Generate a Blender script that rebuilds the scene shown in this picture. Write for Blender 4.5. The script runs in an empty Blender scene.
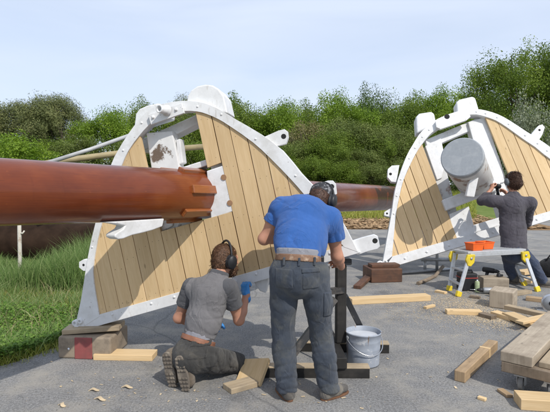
import bpy, bmesh, math, random
import numpy as np
from mathutils import Vector, Matrix
random.seed(7); rng = np.random.default_rng(7)
PI = math.pi
C = bpy.context.scene.collection
sc = bpy.context.scene

# ------------------------------------------------------------------ camera
CAM_H, FPX, HORIZON = 1.5, 480.0, 185.0
PITCH = math.atan((206 - HORIZON) / FPX)
cam = bpy.data.objects.new('camera', bpy.data.cameras.new('camera')); C.objects.link(cam)
cam.location = (0, 0, CAM_H); cam.rotation_euler = (PI/2 - PITCH, 0, 0)
cam.data.sensor_width = 36; cam.data.lens = FPX / 550 * 36
cam.data.clip_start = .05; cam.data.clip_end = 2000
sc.camera = cam
CO = Vector((0, 0, CAM_H))
_F = Vector((0, math.cos(PITCH), -math.sin(PITCH))); _U = Vector((0, math.sin(PITCH), math.cos(PITCH)))
def ray(px, py):                      # direction of a pixel of the 550 x 412 photograph
    return _F * FPX + Vector((1, 0, 0)) * (px - 275) + _U * (206 - py)
def W(px, py, y):                     # world point at depth y
    d = ray(px, py); return CO + d * (y / d.y)
def G(px, py, z=0.0):                 # world point at height z
    d = ray(px, py); return CO + d * ((z - CAM_H) / d.z)

class Plane:
    def __init__(s, O, u, v):
        s.O = Vector(O); s.u = Vector(u).normalized(); s.v = Vector(v).normalized()
        s.n = s.u.cross(s.v).normalized()
    def hit(s, px, py, c=0.0):
        d = ray(px, py); o = s.O + s.n * c
        p = CO + d * ((o - CO).dot(s.n) / d.dot(s.n)) - s.O
        return (p.dot(s.u), p.dot(s.v))
    def pt(s, a, b, c=0.0): return s.O + s.u * a + s.v * b + s.n * c

# ------------------------------------------------------------------ mesh building
def frame_of(d, hint=Vector((0, 0, 1))):
    d = Vector(d).normalized()
    if abs(d.dot(hint)) > .98: hint = Vector((1, 0, 0))
    a = d.cross(hint).normalized(); b = a.cross(d).normalized()
    return d, a, b

class MB:
    def __init__(s): s.v = []; s.f = []; s.uv = []; s.m = []; s.sm = []
    def face(s, idx, uv=None, m=0, smooth=False):
        s.f.append(list(idx)); s.uv.append(uv or [(0, 0)] * len(idx)); s.m.append(m); s.sm.append(smooth)
    def add(s, pts):
        i = len(s.v); s.v += [tuple(p) for p in pts]; return i
    def box(s, c, size, ax=None, m=0, taper=1.0):   # ax: three axes; taper scales the +z end
        c = Vector(c); ax = ax or (Vector((1,0,0)), Vector((0,1,0)), Vector((0,0,1)))
        ax = [Vector(a).normalized() for a in ax]
        L = max(range(3), key=lambda i: size[i]); o = [i for i in range(3) if i != L]
        ro = (random.random() * 30, random.random() * 30)
        loc = []
        for z in (-1, 1):
            for y in (-1, 1):
                for x in (-1, 1):
                    k = taper if z > 0 else 1
                    loc.append((x*size[0]/2*k, y*size[1]/2*k, z*size[2]/2))
        i = s.add([c + ax[0]*l[0] + ax[1]*l[1] + ax[2]*l[2] for l in loc])
        for q in ((0,2,3,1),(4,5,7,6),(0,1,5,4),(2,6,7,3),(0,4,6,2),(1,3,7,5)):
            end = abs(loc[q[0]][L]-loc[q[2]][L]) < 1e-9 and abs(loc[q[0]][L]-loc[q[1]][L]) < 1e-9
            s.face([i+k for k in q], [((loc[k][o[1]]*.6+ro[0], loc[k][o[0]]*.8+ro[1]) if end else (loc[k][L]+ro[0], loc[k][o[0]]+loc[k][o[1]]+ro[1])) for k in q], m)
        return s
    def prism(s, poly, pl, c0, c1, m=0, gd=None, mside=None):   # polygon in plane coords extruded c0..c1 along the normal
        n = len(poly)
        if n < 3: return s
        ar = sum(poly[i][0]*poly[(i+1)%n][1]-poly[(i+1)%n][0]*poly[i][1] for i in range(n))
        if ar < 0: poly = poly[::-1]
        ro = (random.random()*30, random.random()*30)
        g = Vector(gd).normalized() if gd else Vector((1, 0)); h = Vector((-g.y, g.x))
        uvf = lambda p, e=0: (p[0]*g.x+p[1]*g.y+ro[0], p[0]*h.x+p[1]*h.y+ro[1]+e)
        i = s.add([pl.pt(p[0], p[1], c1) for p in poly]); j = s.add([pl.pt(p[0], p[1], c0) for p in poly])
        s.face(range(i, i+n), [uvf(p) for p in poly], m)
        s.face([j+n-1-k for k in range(n)], [uvf(poly[n-1-k]) for k in range(n)], m)
        for k in range(n):
            k2 = (k+1) % n
            s.face([i+k, j+k, j+k2, i+k2], [uvf(poly[k]), uvf(poly[k], c1-c0), uvf(poly[k2], c1-c0), uvf(poly[k2])], m if mside is None else mside)
        return s
    def tube(s, pts, rad, seg=12, m=0, caps=True, mcap=None, smooth=True, flat=None):
        pts = [Vector(p) for p in pts]; n = len(pts)
        rad = [rad]*n if not hasattr(rad, '__len__') else rad
        d, a, b = frame_of(pts[1]-pts[0]); rings = []; L = 0
        ro = random.random()*30
        for k in range(n):
            t = (pts[min(k+1, n-1)] - pts[max(k-1, 0)]).normalized()
            a = (a - t*a.dot(t)).normalized(); b = t.cross(a).normalized()
            if k: L += (pts[k]-pts[k-1]).length
            rings.append((s.add([pts[k] + (a*math.cos(2*PI*q/seg) + b*math.sin(2*PI*q/seg))*rad[k] for q in range(seg)]), L))
        rmean = sum(rad)/n
        for k in range(n-1):
            (i, l0), (j, l1) = rings[k], rings[k+1]
            for q in range(seg):
                q2 = (q+1) % seg; w = 2*PI*rmean/seg
                s.face([i+q, i+q2, j+q2, j+q], [(l0+ro, q*w), (l0+ro, (q+1)*w), (l1+ro, (q+1)*w), (l1+ro, q*w)], m, smooth)
        if caps:
            i = rings[0][0]; j = rings[-1][0]; mc = m if mcap is None else mcap
            s.face([i+seg-1-q for q in range(seg)], None, mc); s.face([j+q for q in range(seg)], None, mc)
        return s
    def lathe(s, prof, o, d=(0,0,1), seg=32, m=0, smooth=True, close=False):
        o = Vector(o); d, a, b = frame_of(d); idx = []
        for (r, z) in prof:
            idx.append(s.add([o + d*z + (a*math.cos(2*PI*q/seg)+b*math.sin(2*PI*q/seg))*r for q in range(seg)]))
        for k in range(len(prof)-1):
            for q in range(seg):
                q2 = (q+1) % seg
                s.face([idx[k]+q, idx[k]+q2, idx[k+1]+q2, idx[k+1]+q], None, m, smooth)
        return s
    def ball(s, c, r, seg=10, m=0, ax=None):
        c = Vector(c); r = (r, r, r) if not hasattr(r, '__len__') else r
        ax = ax or (Vector((1,0,0)), Vector((0,1,0)), Vector((0,0,1)))
        R = seg//2+1; rows = []
        for k in range(1, R):
            th = PI*k/R
            rows.append(s.add([c + ax[0]*r[0]*math.sin(th)*math.cos(2*PI*q/seg) + ax[1]*r[1]*math.sin(th)*math.sin(2*PI*q/seg) + ax[2]*r[2]*math.cos(th) for q in range(seg)]))
        t = s.add([c + ax[2]*r[2]]); bt = s.add([c - ax[2]*r[2]])
        for q in range(seg):
            q2 = (q+1) % seg
            s.face([t, rows[0]+q, rows[0]+q2], None, m, True); s.face([bt, rows[-1]+q2, rows[-1]+q], None, m, True)
            for k in range(len(rows)-1):
                s.face([rows[k]+q, rows[k+1]+q, rows[k+1]+q2, rows[k]+q2], None, m, True)
        return s
    def build(s, name, mats, parent=None, bevel=0, seg=2, loc=None):
        mats = mats if isinstance(mats, (list, tuple)) else [mats]
        o0 = Vector(parent.location) if parent else (Vector(loc) if loc is not None else Vector((0, 0, 0)))
        if parent and parent.parent: o0 = o0 + Vector(parent.parent.location)
        me = bpy.data.meshes.new(name)
        me.from_pydata([tuple(Vector(p)-o0) for p in s.v], [], s.f)
        uvl = me.uv_layers.new(name='UVMap')
        flat = [c for f in s.uv for uv in f for c in uv]
        uvl.data.foreach_set('uv', flat)
        me.polygons.foreach_set('material_index', s.m); me.polygons.foreach_set('use_smooth', s.sm)
        for m in mats: me.materials.append(m)
        me.update()
        o = bpy.data.objects.new(name, me); C.objects.link(o)
        if parent: o.parent = parent
        elif loc is not None: o.location = loc
        if bevel:
            bv = o.modifiers.new('bevel', 'BEVEL'); bv.width = bevel; bv.segments = seg; bv.limit_method = 'ANGLE'; bv.angle_limit = math.radians(40)
            bv.harden_normals = False
        return o

def tag(o, label=None, cat=None, group=None, kind=None):
    if label: o['label'] = label
    if cat: o['category'] = cat
    if group: o['group'] = group
    if kind: o['kind'] = kind
    return o
def thing(name, label, cat, loc=(0,0,0), group=None):
    o = bpy.data.objects.new(name, None); C.objects.link(o); o.location = loc; o.empty_display_size = .1
    return tag(o, label, cat, group)

def clip_half(poly, p0, nrm):         # keep the side where (p-p0).n <= 0
    out = []; n = len(poly)
    for i in range(n):
        a, b = poly[i], poly[(i+1) % n]
        da = (a[0]-p0[0])*nrm[0]+(a[1]-p0[1])*nrm[1]; db = (b[0]-p0[0])*nrm[0]+(b[1]-p0[1])*nrm[1]
        if da <= 0: out.append(a)
        if da*db < 0:
            t = da/(da-db); out.append((a[0]+(b[0]-a[0])*t, a[1]+(b[1]-a[1])*t))
    return out

# ------------------------------------------------------------------ materials
class NT:
    def __init__(s, name):
        s.m = bpy.data.materials.new(name); s.m.use_nodes = True; s.t = s.m.node_tree; s.t.nodes.clear()
        s.out = s.n('ShaderNodeOutputMaterial'); s.b = s.n('ShaderNodeBsdfPrincipled'); s.l(s.b.outputs[0], s.out.inputs[0])
    def n(s, k, **kw):
        x = s.t.nodes.new(k)
        for a, v in kw.items(): setattr(x, a, v)
        return x
    def l(s, a, b): s.t.links.new(a, b)
    def coord(s, kind='Object', scale=(1,1,1), rot=(0,0,0)):
        c = s.n('ShaderNodeTexCoord'); mp = s.n('ShaderNodeMapping'); mp.inputs['Scale'].default_value = scale; mp.inputs['Rotation'].default_value = rot
        s.l(c.outputs[kind], mp.inputs['Vector']); return mp.outputs[0]
    def noise(s, vec, scale, detail=4, rough=.55, dist=0):
        x = s.n('ShaderNodeTexNoise'); x.inputs['Scale'].default_value = scale; x.inputs['Detail'].default_value = detail
        x.inputs['Roughness'].default_value = rough; x.inputs['Distortion'].default_value = dist
        if vec: s.l(vec, x.inputs['Vector'])
        return x.outputs['Fac']
    def ramp(s, fac, stops, interp='LINEAR'):
        r = s.n('ShaderNodeValToRGB'); e = r.color_ramp.elements; r.color_ramp.interpolation = interp
        while len(e) < len(stops): e.new(.5)
        for k, (p, c) in enumerate(stops):
            e[k].position = p; c = (c, c, c) if not hasattr(c, '__len__') else c; e[k].color = (*c[:3], 1)
        s.l(fac, r.inputs['Fac']); return r.outputs['Color']
    def mix(s, fac, a, b, mode='MIX'):
        x = s.n('ShaderNodeMix', data_type='RGBA', blend_type=mode)
        for v, i in ((fac, 0), (a, 6), (b, 7)):
            if hasattr(v, 'links') or hasattr(v, 'is_linked'): s.l(v, x.inputs[i])
            else: x.inputs[i].default_value = v if i == 0 else (*v[:3], 1)
        return x.outputs[2]
    def bump(s, h, strength=.3, dist=.01):
        b = s.n('ShaderNodeBump'); b.inputs['Strength'].default_value = strength; b.inputs['Distance'].default_value = dist
        s.l(h, b.inputs['Height']); s.l(b.outputs[0], s.b.inputs['Normal'])
    def col(s, c):
        if hasattr(c, 'links'): s.l(c, s.b.inputs['Base Color'])
        else: s.b.inputs['Base Color'].default_value = (*c, 1)
    def set(s, **kw):
        for k, v in kw.items(): s.b.inputs[k.replace('_', ' ')].default_value = v
        return s
def scl(c, k): return tuple(min(1, x*k) for x in c)

def plain(name, c, rough=.6, var=.15, scale=10, bump=.15, bscale=80, metal=0, spec=.4, coat=0):
    t = NT(name); v = t.coord()
    t.col(t.ramp(t.noise(v, scale, 6, .6), [(.3, scl(c, 1-var)), (.7, scl(c, 1+var))]))
    t.set(Roughness=rough, Metallic=metal, Specular_IOR_Level=spec, Coat_Weight=coat)
    t.bump(t.noise(v, bscale, 4), bump, .004)
    return t.m
def dirty(name, c, dirt, amount=.5, scale=6, rough=.5, bump=.2, bscale=40, metal=0, spec=.4, thresh=(.5, .68)):
    t = NT(name); v = t.coord()
    base = t.ramp(t.noise(v, scale*3, 5), [(.3, scl(c, .93)), (.7, scl(c, 1.04))])
    msk = t.ramp(t.noise(v, scale, 8, .68), [(thresh[0], 0), (thresh[1], amount)])
    t.col(t.mix(msk, base, dirt)); t.set(Roughness=rough, Metallic=metal, Specular_IOR_Level=spec)
    t.bump(t.noise(v, bscale, 5), bump, .004); return t.m
def wood(name, a, b, rough=.62, stretch=14, knots=.6, vary=.12, spec=.3, coat=0, dirt=None, bump=.25, gs=2.2):
    t = NT(name)
    v = t.coord('UV', (1, stretch, 1))
    g1 = t.noise(v, gs, 6, .6, 1.2)
    v2 = t.coord('UV', (2.5, 90, 1)); g2 = t.noise(v2, 3, 3, .6)
    c = t.ramp(g1, [(.28, b), (.5, tuple((x+y)/2 for x, y in zip(a, b))), (.68, a)])
    c = t.mix(.28, c, t.ramp(g2, [(.3, scl(b, .8)), (.7, scl(a, 1.06))]))
    if knots:
        vo = t.n('ShaderNodeTexVoronoi'); vo.inputs['Scale'].default_value = 3.4; t.l(t.coord('UV', (1, 2.4, 1)), vo.inputs['Vector'])
        k = t.ramp(vo.outputs['Distance'], [(.05, knots), (.1, 0)]); c = t.mix(k, c, scl(b, .42))
    if dirt:
        v3 = t.coord('Object'); c = t.mix(t.ramp(t.noise(v3, 5, 7, .65), [(.46, 0), (.7, dirt[1])]), c, dirt[0])
    oi = t.n('ShaderNodeObjectInfo')
    c = t.mix(1.0, c, t.ramp(oi.outputs['Random'], [(0, 1-vary), (1, 1.0)]), 'MULTIPLY')
    t.col(c); t.set(Roughness=rough, Specular_IOR_Level=spec, Coat_Weight=coat)
    t.bump(g2, bump, .002); return t.m
def cloth(name, c, var=.2, rough=.9, dirt=None, weave=900, scale=7):
    t = NT(name); v = t.coord()
    k = t.ramp(t.noise(v, scale, 5, .6), [(.3, scl(c, 1-var)), (.7, scl(c, 1+var))])
    if dirt: k = t.mix(t.ramp(t.noise(v, 6, 6, .65, .6), [(.5, 0), (.72, dirt[1])]), k, dirt[0])
    t.col(k); t.set(Roughness=rough, Specular_IOR_Level=.15, Sheen_Weight=.15)
    w = t.noise(v, weave, 2); f = t.noise(t.coord('Object', (1, 1, .45)), 22, 4, .6, .8)
    mx = t.n('ShaderNodeMath', operation='MULTIPLY_ADD'); t.l(f, mx.inputs[0]); mx.inputs[1].default_value = 3.0; t.l(w, mx.inputs[2])
    cz = t.ramp(t.noise(t.coord('Object', (1, 1, .7), (.5, .4, 0)), 6.5, 2, .45, 1.6), [(.40, 0), (.485, .55), (.5, 1), (.515, .55), (.60, 0)])
    ck = t.ramp(t.noise(v, 4.2, 2), [(.42, 0), (.6, 1)])
    m1 = t.n('ShaderNodeMath', operation='MULTIPLY'); t.l(cz, m1.inputs[0]); t.l(ck, m1.inputs[1])
    m2 = t.n('ShaderNodeMath', operation='MULTIPLY_ADD'); t.l(m1.outputs[0], m2.inputs[0]); m2.inputs[1].default_value = 2.6; t.l(mx.outputs[0], m2.inputs[2])
    t.bump(m2.outputs[0], .6, .007); return t.m
def leaf(name, a, b, c=None, trans=.3):
    t = NT(name); at = t.n('ShaderNodeAttribute'); at.attribute_name = 'rnd'
    st = [(0, a), (1, b)] if c is None else [(0, a), (.6, b), (1, c)]
    col = t.ramp(at.outputs['Fac'], st); t.col(col); t.set(Roughness=.55, Specular_IOR_Level=.25)
    tr = t.n('ShaderNodeBsdfTranslucent'); t.l(t.mix(.5, col, scl(b, 1.5)), tr.inputs['Color'])
    ms = t.n('ShaderNodeMixShader'); ms.inputs[0].default_value = trans
    t.l(t.b.outputs[0], ms.inputs[1]); t.l(tr.outputs[0], ms.inputs[2]); t.l(ms.outputs[0], t.out.inputs[0])
    return t.m

M = {}
M['pine'] = wood('new_pine', (.78,.575,.33), (.64,.44,.22), vary=.22, knots=.6, stretch=11)
M['pine_grey'] = wood('handled_pine', (.50, .40, .27), (.36, .27, .17), vary=.15, dirt=((.20, .17, .13), .6))
M['oldwood'] = wood('weathered_timber', (.32,.25,.18), (.20,.15,.105), vary=.2, dirt=((.11,.085,.06), .7))
M['greywood'] = wood('grey_timber', (.50,.42,.32), (.33,.27,.20), vary=.15, dirt=((.16,.12,.085), .6))
M['darkwood'] = wood('dark_stained_timber', (.030,.028,.026), (.016,.015,.014), rough=.6, knots=0, dirt=((.09,.08,.07), .4))
M['brownblock'] = wood('brown_timber', (.17, .085, .05), (.09, .045, .03), knots=.4, dirt=((.05, .035, .03), .7))
M['batten'] = wood('varnished_wedge', (.36,.115,.028), (.20,.055,.014), rough=.32, knots=.3, spec=.5, coat=.35)
M['timber'] = wood('used_timber', (.52,.37,.22), (.34,.23,.13), vary=.1, dirt=((.16,.11,.07), .5))
M['nail'] = plain('nail_head', (.16, .12, .09), .5, metal=.6)
def paint():
    t = NT('white_paint'); v = t.coord()
    c = t.ramp(t.noise(v, 9, 6, .65), [(.3, (.64,.64,.635)), (.62, (.745,.745,.745))])
    c = t.mix(t.ramp(t.noise(v, 3.1, 9, .74), [(.52, 0), (.66, .55)]), c, (.52,.50,.46))
    c = t.mix(t.ramp(t.noise(t.coord('Object', (1,1,.25)), 26, 5, .7), [(.60, 0), (.70, .5)]), c, (.40,.36,.31))
    c = t.mix(t.ramp(t.noise(v, 33, 3, .6), [(.705, 0), (.725, .85)]), c, (.20,.13,.085))
    t.col(c); t.set(Roughness=.48, Specular_IOR_Level=.4); t.bump(t.noise(t.coord('Object', (1,1,1)), 30, 6, .7), .35, .004); return t.m
M['white'] = paint()
M['white_worn'] = dirty('worn_white_paint', (.72,.72,.71), (.12,.075,.045), .95, 4.6, rough=.55, bump=.3, bscale=25, thresh=(.525, .575))
M['white_rust'] = dirty('rusty_white_paint', (.58,.58,.57), (.22,.115,.065), .9, 3.8, rough=.55, bump=.3, bscale=25, thresh=(.54, .62))
M['plug'] = plain('wooden_plug', (.30, .17, .09), .6)
M['endgrey'] = dirty('grey_paint', (.30, .32, .34), (.40, .41, .42), .6, 9, rough=.6)
M['hole'] = plain('dark_bore', (.02, .02, .02), .9)
M['galv'] = dirty('galvanised_steel', (.42, .43, .44), (.28, .28, .27), .6, 12, rough=.45, metal=.55)
M['alu'] = dirty('aluminium', (.62, .63, .64), (.38, .38, .37), .5, 14, rough=.4, metal=.6)
M['black'] = plain('black_plastic', (.018, .018, .02), .45, .3)
M['blacksteel'] = dirty('black_steel', (.025, .026, .028), (.16, .14, .12), .6, 9, rough=.5)
M['yellow'] = dirty('yellow_plastic', (.72, .54, .03), (.30, .24, .08), .5, 10, rough=.5)
M['orange'] = plain('orange_plastic', (.78, .13, .02), .4, .08)
M['red'] = plain('red_plastic', (.35, .05, .04), .45, .1)
M['chrome'] = plain('bright_steel', (.62, .62, .63), .25, .1, metal=.9)
M['rubber'] = plain('rubber', (.05, .05, .05), .8)
M['wheelgrey'] = dirty('grey_wheel', (.26,.25,.235), (.12,.11,.10), .6, 14, rough=.7)
def bucket_paint():
    t = NT('bucket_grey'); v = t.coord(); c = t.ramp(t.noise(v, 12, 5), [(.3, (.27,.30,.35)), (.7, (.36,.39,.44))])
    d = t.ramp(t.noise(t.coord('Object', (1,1,.10)), 17, 3, .6), [(.60, 0), (.64, .85)]); c = t.mix(d, c, (.20,.125,.07))
    c = t.mix(t.ramp(t.noise(v, 9, 5, .7), [(.60, 0), (.64, .8)]), c, (.50,.51,.53))
    t.col(c); t.set(Roughness=.45); t.bump(t.noise(v, 20, 4), .2, .004); return t.m
M['bucketpaint'] = bucket_paint()
M['paintwhite'] = plain('wet_paint', (.55, .57, .60), .3, .05)
M['skin'] = plain('skin', (.50, .25, .165), .5, .1, 14, .12, 160, spec=.35)
M['blue_tee'] = cloth('blue_cotton', (.040,.125,.38), .10)
M['grey_polo'] = cloth('grey_cotton', (.185,.178,.182), .12)
M['polo_dark'] = cloth('dark_grey_cotton', (.10,.10,.108), .12)
M['charcoal_top'] = cloth('charcoal_cotton', (.085,.078,.092), .18)
M['trouser'] = cloth('grey_work_canvas', (.055,.066,.086), .28, dirt=((.16,.155,.125), .5))
M['trouser_black'] = cloth('dark_work_canvas', (.052,.050,.047), .25, dirt=((.13,.115,.09), .55))
M['jeans'] = cloth('dark_denim', (.052,.068,.115), .25, dirt=((.16,.17,.19), .45))
M['boot'] = cloth('worn_leather', (.17, .135, .10), .3, dirt=((.30, .26, .20), .6))
M['sole'] = dirty('rubber_sole', (.15, .125, .10), (.36, .31, .24), .7, 9, rough=.9, bump=.5)
M['sole_orange'] = plain('gum_sole', (.15,.075,.04), .85, .4)
M['shoe'] = cloth('grey_shoe', (.11,.10,.09), .35, dirt=((.26,.23,.18), .7))
M['belt'] = plain('leather_belt', (.24, .105, .06), .5, .25, 20)
M['belt_tan'] = dirty('tan_patterned_belt', (.20,.11,.065), (.48,.36,.26), .8, 24, rough=.6)
M['shirt_grey'] = cloth('grey_undershirt', (.30, .30, .33), .12)
M['glove'] = plain('blue_nitrile', (.05,.25,.60), .4, .12, 25, .4, 60)
M['hair'] = plain('brown_hair', (.115,.058,.030), .5, .4, 60, .8, 160)
M['hair_dark'] = plain('dark_brown_hair', (.075, .036, .022), .5, .5, 60, .8, 160)
M['cap'] = dirty('dark_patterned_cloth', (.03, .03, .034), (.28, .28, .29), .9, 22, rough=.9, thresh=(.5, .56))
M['muffgrey'] = plain('grey_plastic', (.16, .18, .20), .45, .1)
M['stone'] = dirty('concrete', (.28,.225,.165), (.13,.105,.08), .7, 8, rough=.9, bump=.5)
M['redpaint'] = dirty('red_faded_paint', (.27,.075,.07), (.15,.07,.06), .6, 10, rough=.8)
M['bark'] = plain('bark', (.10, .08, .06), .9, .3, 6, .6, 20)
M['twig'] = plain('grey_twigs', (.25, .21, .165), .9, .3, 6, .4, 20)
M['birch'] = dirty('birch_bark', (.62, .58, .50), (.30, .17, .10), .8, 14, rough=.8)
M['canvas'] = cloth('black_nylon', (.02, .02, .022), .2)

def varnish(name, a, b, c):
    t = NT(name)
    v = t.coord('UV', (.8, 1.6, 1)); n1 = t.noise(v, 1.3, 5, .55, .5)
    v2 = t.coord('UV', (1.2, 60, 1)); n2 = t.noise(v2, 2.5, 3)
    col = t.ramp(n1, [(.3, a), (.52, b), (.72, c)])
    col = t.mix(.10, col, t.ramp(n2, [(.3, scl(a, .75)), (.7, scl(c, 1.1))]))
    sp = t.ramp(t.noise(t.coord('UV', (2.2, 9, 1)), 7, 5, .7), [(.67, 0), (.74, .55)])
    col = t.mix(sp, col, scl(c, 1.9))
    cr = t.ramp(t.noise(t.coord('UV', (.9, 75, 1)), 2.1, 2, .5), [(.700, 0), (.712, .8)]); col = t.mix(cr, col, (.03,.010,.006))
    dr = t.ramp(t.noise(t.coord('UV', (16, 2.2, 1)), 1.6, 4, .6), [(.62, 0), (.76, .25)]); col = t.mix(dr, col, scl(a, .7))
    t.col(col); t.set(Specular_IOR_Level=.2, Coat_Weight=.5, Coat_Roughness=.14)
    r = t.ramp(t.noise(t.coord('Object'), 5, 5), [(.3, .30), (.7, .46)]); t.l(r, t.b.inputs['Roughness'])
    t.bump(t.noise(t.coord('UV', (1, 14, 1)), 5, 4), .16, .005); return t.m
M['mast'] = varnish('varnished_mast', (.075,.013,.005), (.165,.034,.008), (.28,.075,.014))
M['mast_far'] = M['mast']
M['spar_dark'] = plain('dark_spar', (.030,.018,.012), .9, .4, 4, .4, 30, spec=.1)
M['spar_tan'] = plain('oiled_spar', (.32, .26, .14), .55, .15, 5)
M['spar_grey'] = plain('grey_spar', (.42, .42, .42), .5, .15, 5)
# ------------------------------------------------------------------ the two ship's tops (D shaped platforms) and their masts
def lerp2(a, b, t): return (a[0]+(b[0]-a[0])*t, a[1]+(b[1]-a[1])*t)
def strip_mesh(mb, P, outer, inner, c0, c1):       # solid band between two paired polylines (plane coords)
    n = len(outer)
    # refine
    o2, i2 = [], []
    def cr(L, k, t):
        p0, p1, p2, p3 = L[max(k-1,0)], L[k], L[min(k+1,n-1)], L[min(k+2,n-1)]
        return tuple(.5*((2*p1[j])+(-p0[j]+p2[j])*t+(2*p0[j]-5*p1[j]+4*p2[j]-p3[j])*t*t+(-p0[j]+3*p1[j]-3*p2[j]+p3[j])*t**3) for j in (0,1))
    for k in range(n-1):
        for t in (0, .5): o2.append(cr(outer, k, t)); i2.append(cr(inner, k, t))
    o2.append(outer[-1]); i2.append(inner[-1]); n = len(o2)
    A = mb.add([P.pt(*p, c1) for p in o2]); B = mb.add([P.pt(*p, c1) for p in i2])
    E = mb.add([P.pt(*p, c0) for p in o2]); D = mb.add([P.pt(*p, c0) for p in i2])
    for k in range(n-1):
        mb.face([A+k, A+k+1, B+k+1, B+k]); mb.face([E+k, D+k, D+k+1, E+k+1])
        mb.face([A+k, E+k, E+k+1, A+k+1], None, 0, True); mb.face([B+k, B+k+1, D+k+1, D+k], None, 0, True)
    mb.face([A, B, D, E]); mb.face([A+n-1, E+n-1, D+n-1, B+n-1])
    return o2, i2
def disc(mb, P, a, b, r, c0, c1, seg=10, m=0):
    mb.prism([(a+r*math.cos(2*PI*k/seg), b+r*math.sin(2*PI*k/seg)) for k in range(seg)], P, c0, c1, m)

def plank_set(root, P, inner, gd, eA, w, rule, gap=.006, c0=-.042, c1=0.0, upper_dirt=None):
    gd = Vector(gd).normalized(); ev = Vector((gd.y, -gd.x))
    E = [p[0]*ev.x+p[1]*ev.y for p in inner]
    k0, k1 = math.floor((min(E)-eA)/w), math.ceil((max(E)-eA)/w)
    for k in range(k0, k1):
        a, b = eA+k*w+gap*random.uniform(.25,.7), eA+(k+1)*w-gap*random.uniform(.25,.7)
        s = clip_half(inner, (ev*b)[:], ev[:]); s = clip_half(s, (ev*a)[:], (-ev)[:])
        if len(s) < 3: continue
        for piece in rule(k, s):
            if len(piece) < 3: continue
            ar = abs(sum(piece[i][0]*piece[(i+1)%len(piece)][1]-piece[(i+1)%len(piece)][0]*piece[i][1] for i in range(len(piece))))/2
            if ar < .004: continue
            mb = MB(); mb.prism(piece, P, c0, c1, 0, gd[:])
            # nail heads: pairs close to both ends and at the bearers
            G_ = [p[0]*gd.x+p[1]*gd.y for p in piece]; g0, g1 = min(G_), max(G_)
            stops = [g0+.06, g1-.09] + [g0+f*(g1-g0) for f in ((.36, .68) if g1-g0 > .8 else ())]
            for g in stops:
                for f in (.27, .73):
                    q = gd*(g+random.uniform(-.012, .012)) + ev*(a+(b-a)*f)
                    if inside(piece, q): disc(mb, P, q.x, q.y, .0036, c1-.002, c1+.0012, 6, 1)
            mb.build('plank', [M['pine'], M['nail']], root, .004, 1)
def inside(poly, q):
    r = False; n = len(poly)
    for i in range(n):
        x1, y1 = poly[i]; x2, y2 = poly[(i+1)%n]
        if (y1 > q[1]) != (y2 > q[1]) and q[0] < (x2-x1)*(q[1]-y1)/(y2-y1)+x1: r = not r
    return r
def bracket(root, P, px, hole, c0, c1, hr=.022, name='bracket'):
    mb = MB(); poly = [P.hit(*p, (c0+c1)/2) for p in px]; mb.prism(poly, P, c0, c1)
    h = P.hit(*hole, c1); disc(mb, P, h[0], h[1], hr, c1-.004, c1+.0015, 14, 1)
    h2 = P.hit(*hole, c1); disc(mb, P, h2[0], h2[1], hr, c0-.0015, c0+.004, 14, 1)
    return mb.build(name, [M['white'], M['hole']], root, .012, 3)
def bolt(mb, P, a, b, c, r=.014, h=.014):
    o = P.pt(a, b, c); mb.lathe([(r*1.5, 0), (r*1.5, h*.3), (r, h*.35), (r*.95, h*.8), (r*.6, h), (0.0001, h)], o, P.n, 10)

# ---- near top -------------------------------------------------------------
a1 = math.radians(82)
o1 = W(75, 331, 4.25)
P1 = Plane(o1, (math.sin(a1), -math.cos(a1), 0), (0, 0, 1))
top1 = thing('masthead_platform', 'large D-shaped ship\'s top of pale planks with a white rim, pierced by the brown mast', 'mast top', tuple(o1), 'ship\'s tops under repair')
RIM1 = [((73.5,333),(99.5,316.5)),((81,300),(95.5,293)),((86,268),(93,271)),((90,246),(96,249)),((94,229),(100,230)),((102,197),(109.5,198)),
 ((111,165),(121,167)),((118,150.5),(128.5,150.5)),((127.5,135),(139,136)),((138,121),(148,126)),((148,110.5),(157,118.5)),((162,104),(170,113.5)),
 ((182,100.8),(184,111)),((198,101.7),(197,111.5)),((210,105),(207,114.2)),((223,111.5),(219,119.5)),((236,119.5),(231,127)),((260,133.5),(253,142.5)),
 ((282,150),(270,158)),((301,173),(290,178.5)),((313,185.5),(302,192)),((325,199.5),(314.5,207)),((337,214),(326,221)),((347,230),(335,235.5)),((358,252),(344,247))]
out1 = [P1.hit(*p[0], .014) for p in RIM1]; in1 = [P1.hit(*p[1], .014) for p in RIM1]
mb = MB(); o2, i2 = strip_mesh(mb, P1, out1, in1, -.11, .016)
for k in range(3, len(RIM1)-1, 2):
    q = lerp2(out1[k], in1[k], .5 + .12*(k % 3-1)); bolt(mb, P1, q[0], q[1], .016, .0072, .007)
mb.build('rim', M['white'], top1, .006, 2)
# straight rail along the bottom edge
mb = MB(); ra = [P1.hit(*p, .02) for p in ((76,332.3),(361,252.6),(345,245.6),(99.5,314.6))]
mb.prism(ra, P1, -.12, .0135)
for px in (112, 151, 174, 211, 256, 300, 330):
    y = 316-.28*(px-107)
    q = P1.hit(px, y, .02); bolt(mb, P1, q[0], q[1], .0135, .009, .009)
q = P1.hit(233.5, 281.5, .02); bolt(mb, P1, q[0], q[1], .0135, .017, .03)
mb.build('edge_rail', M['white'], top1, .008, 2)
gdir1 = Vector(P1.hit(224,175)) - Vector(P1.hit(211.3,116)); gdir1 = -gdir1
gv = gdir1.normalized(); ev1 = Vector((gv.y, -gv.x))
eOf = lambda P, px, py, ev: Vector(P.hit(px, py)).dot(ev)
eA = eOf(P1, 211.3, 116, ev1); w1 = (eOf(P1, 247, 137, ev1)-eA)/2
inner1 = [P1.hit(*p[1]) for p in RIM1]
low0, low1 = Vector(P1.hit(150, 234.5)), Vector(P1.hit(233, 211.5))
ln = (low1-low0).normalized(); lnn = Vector((-ln.y, ln.x))
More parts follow.
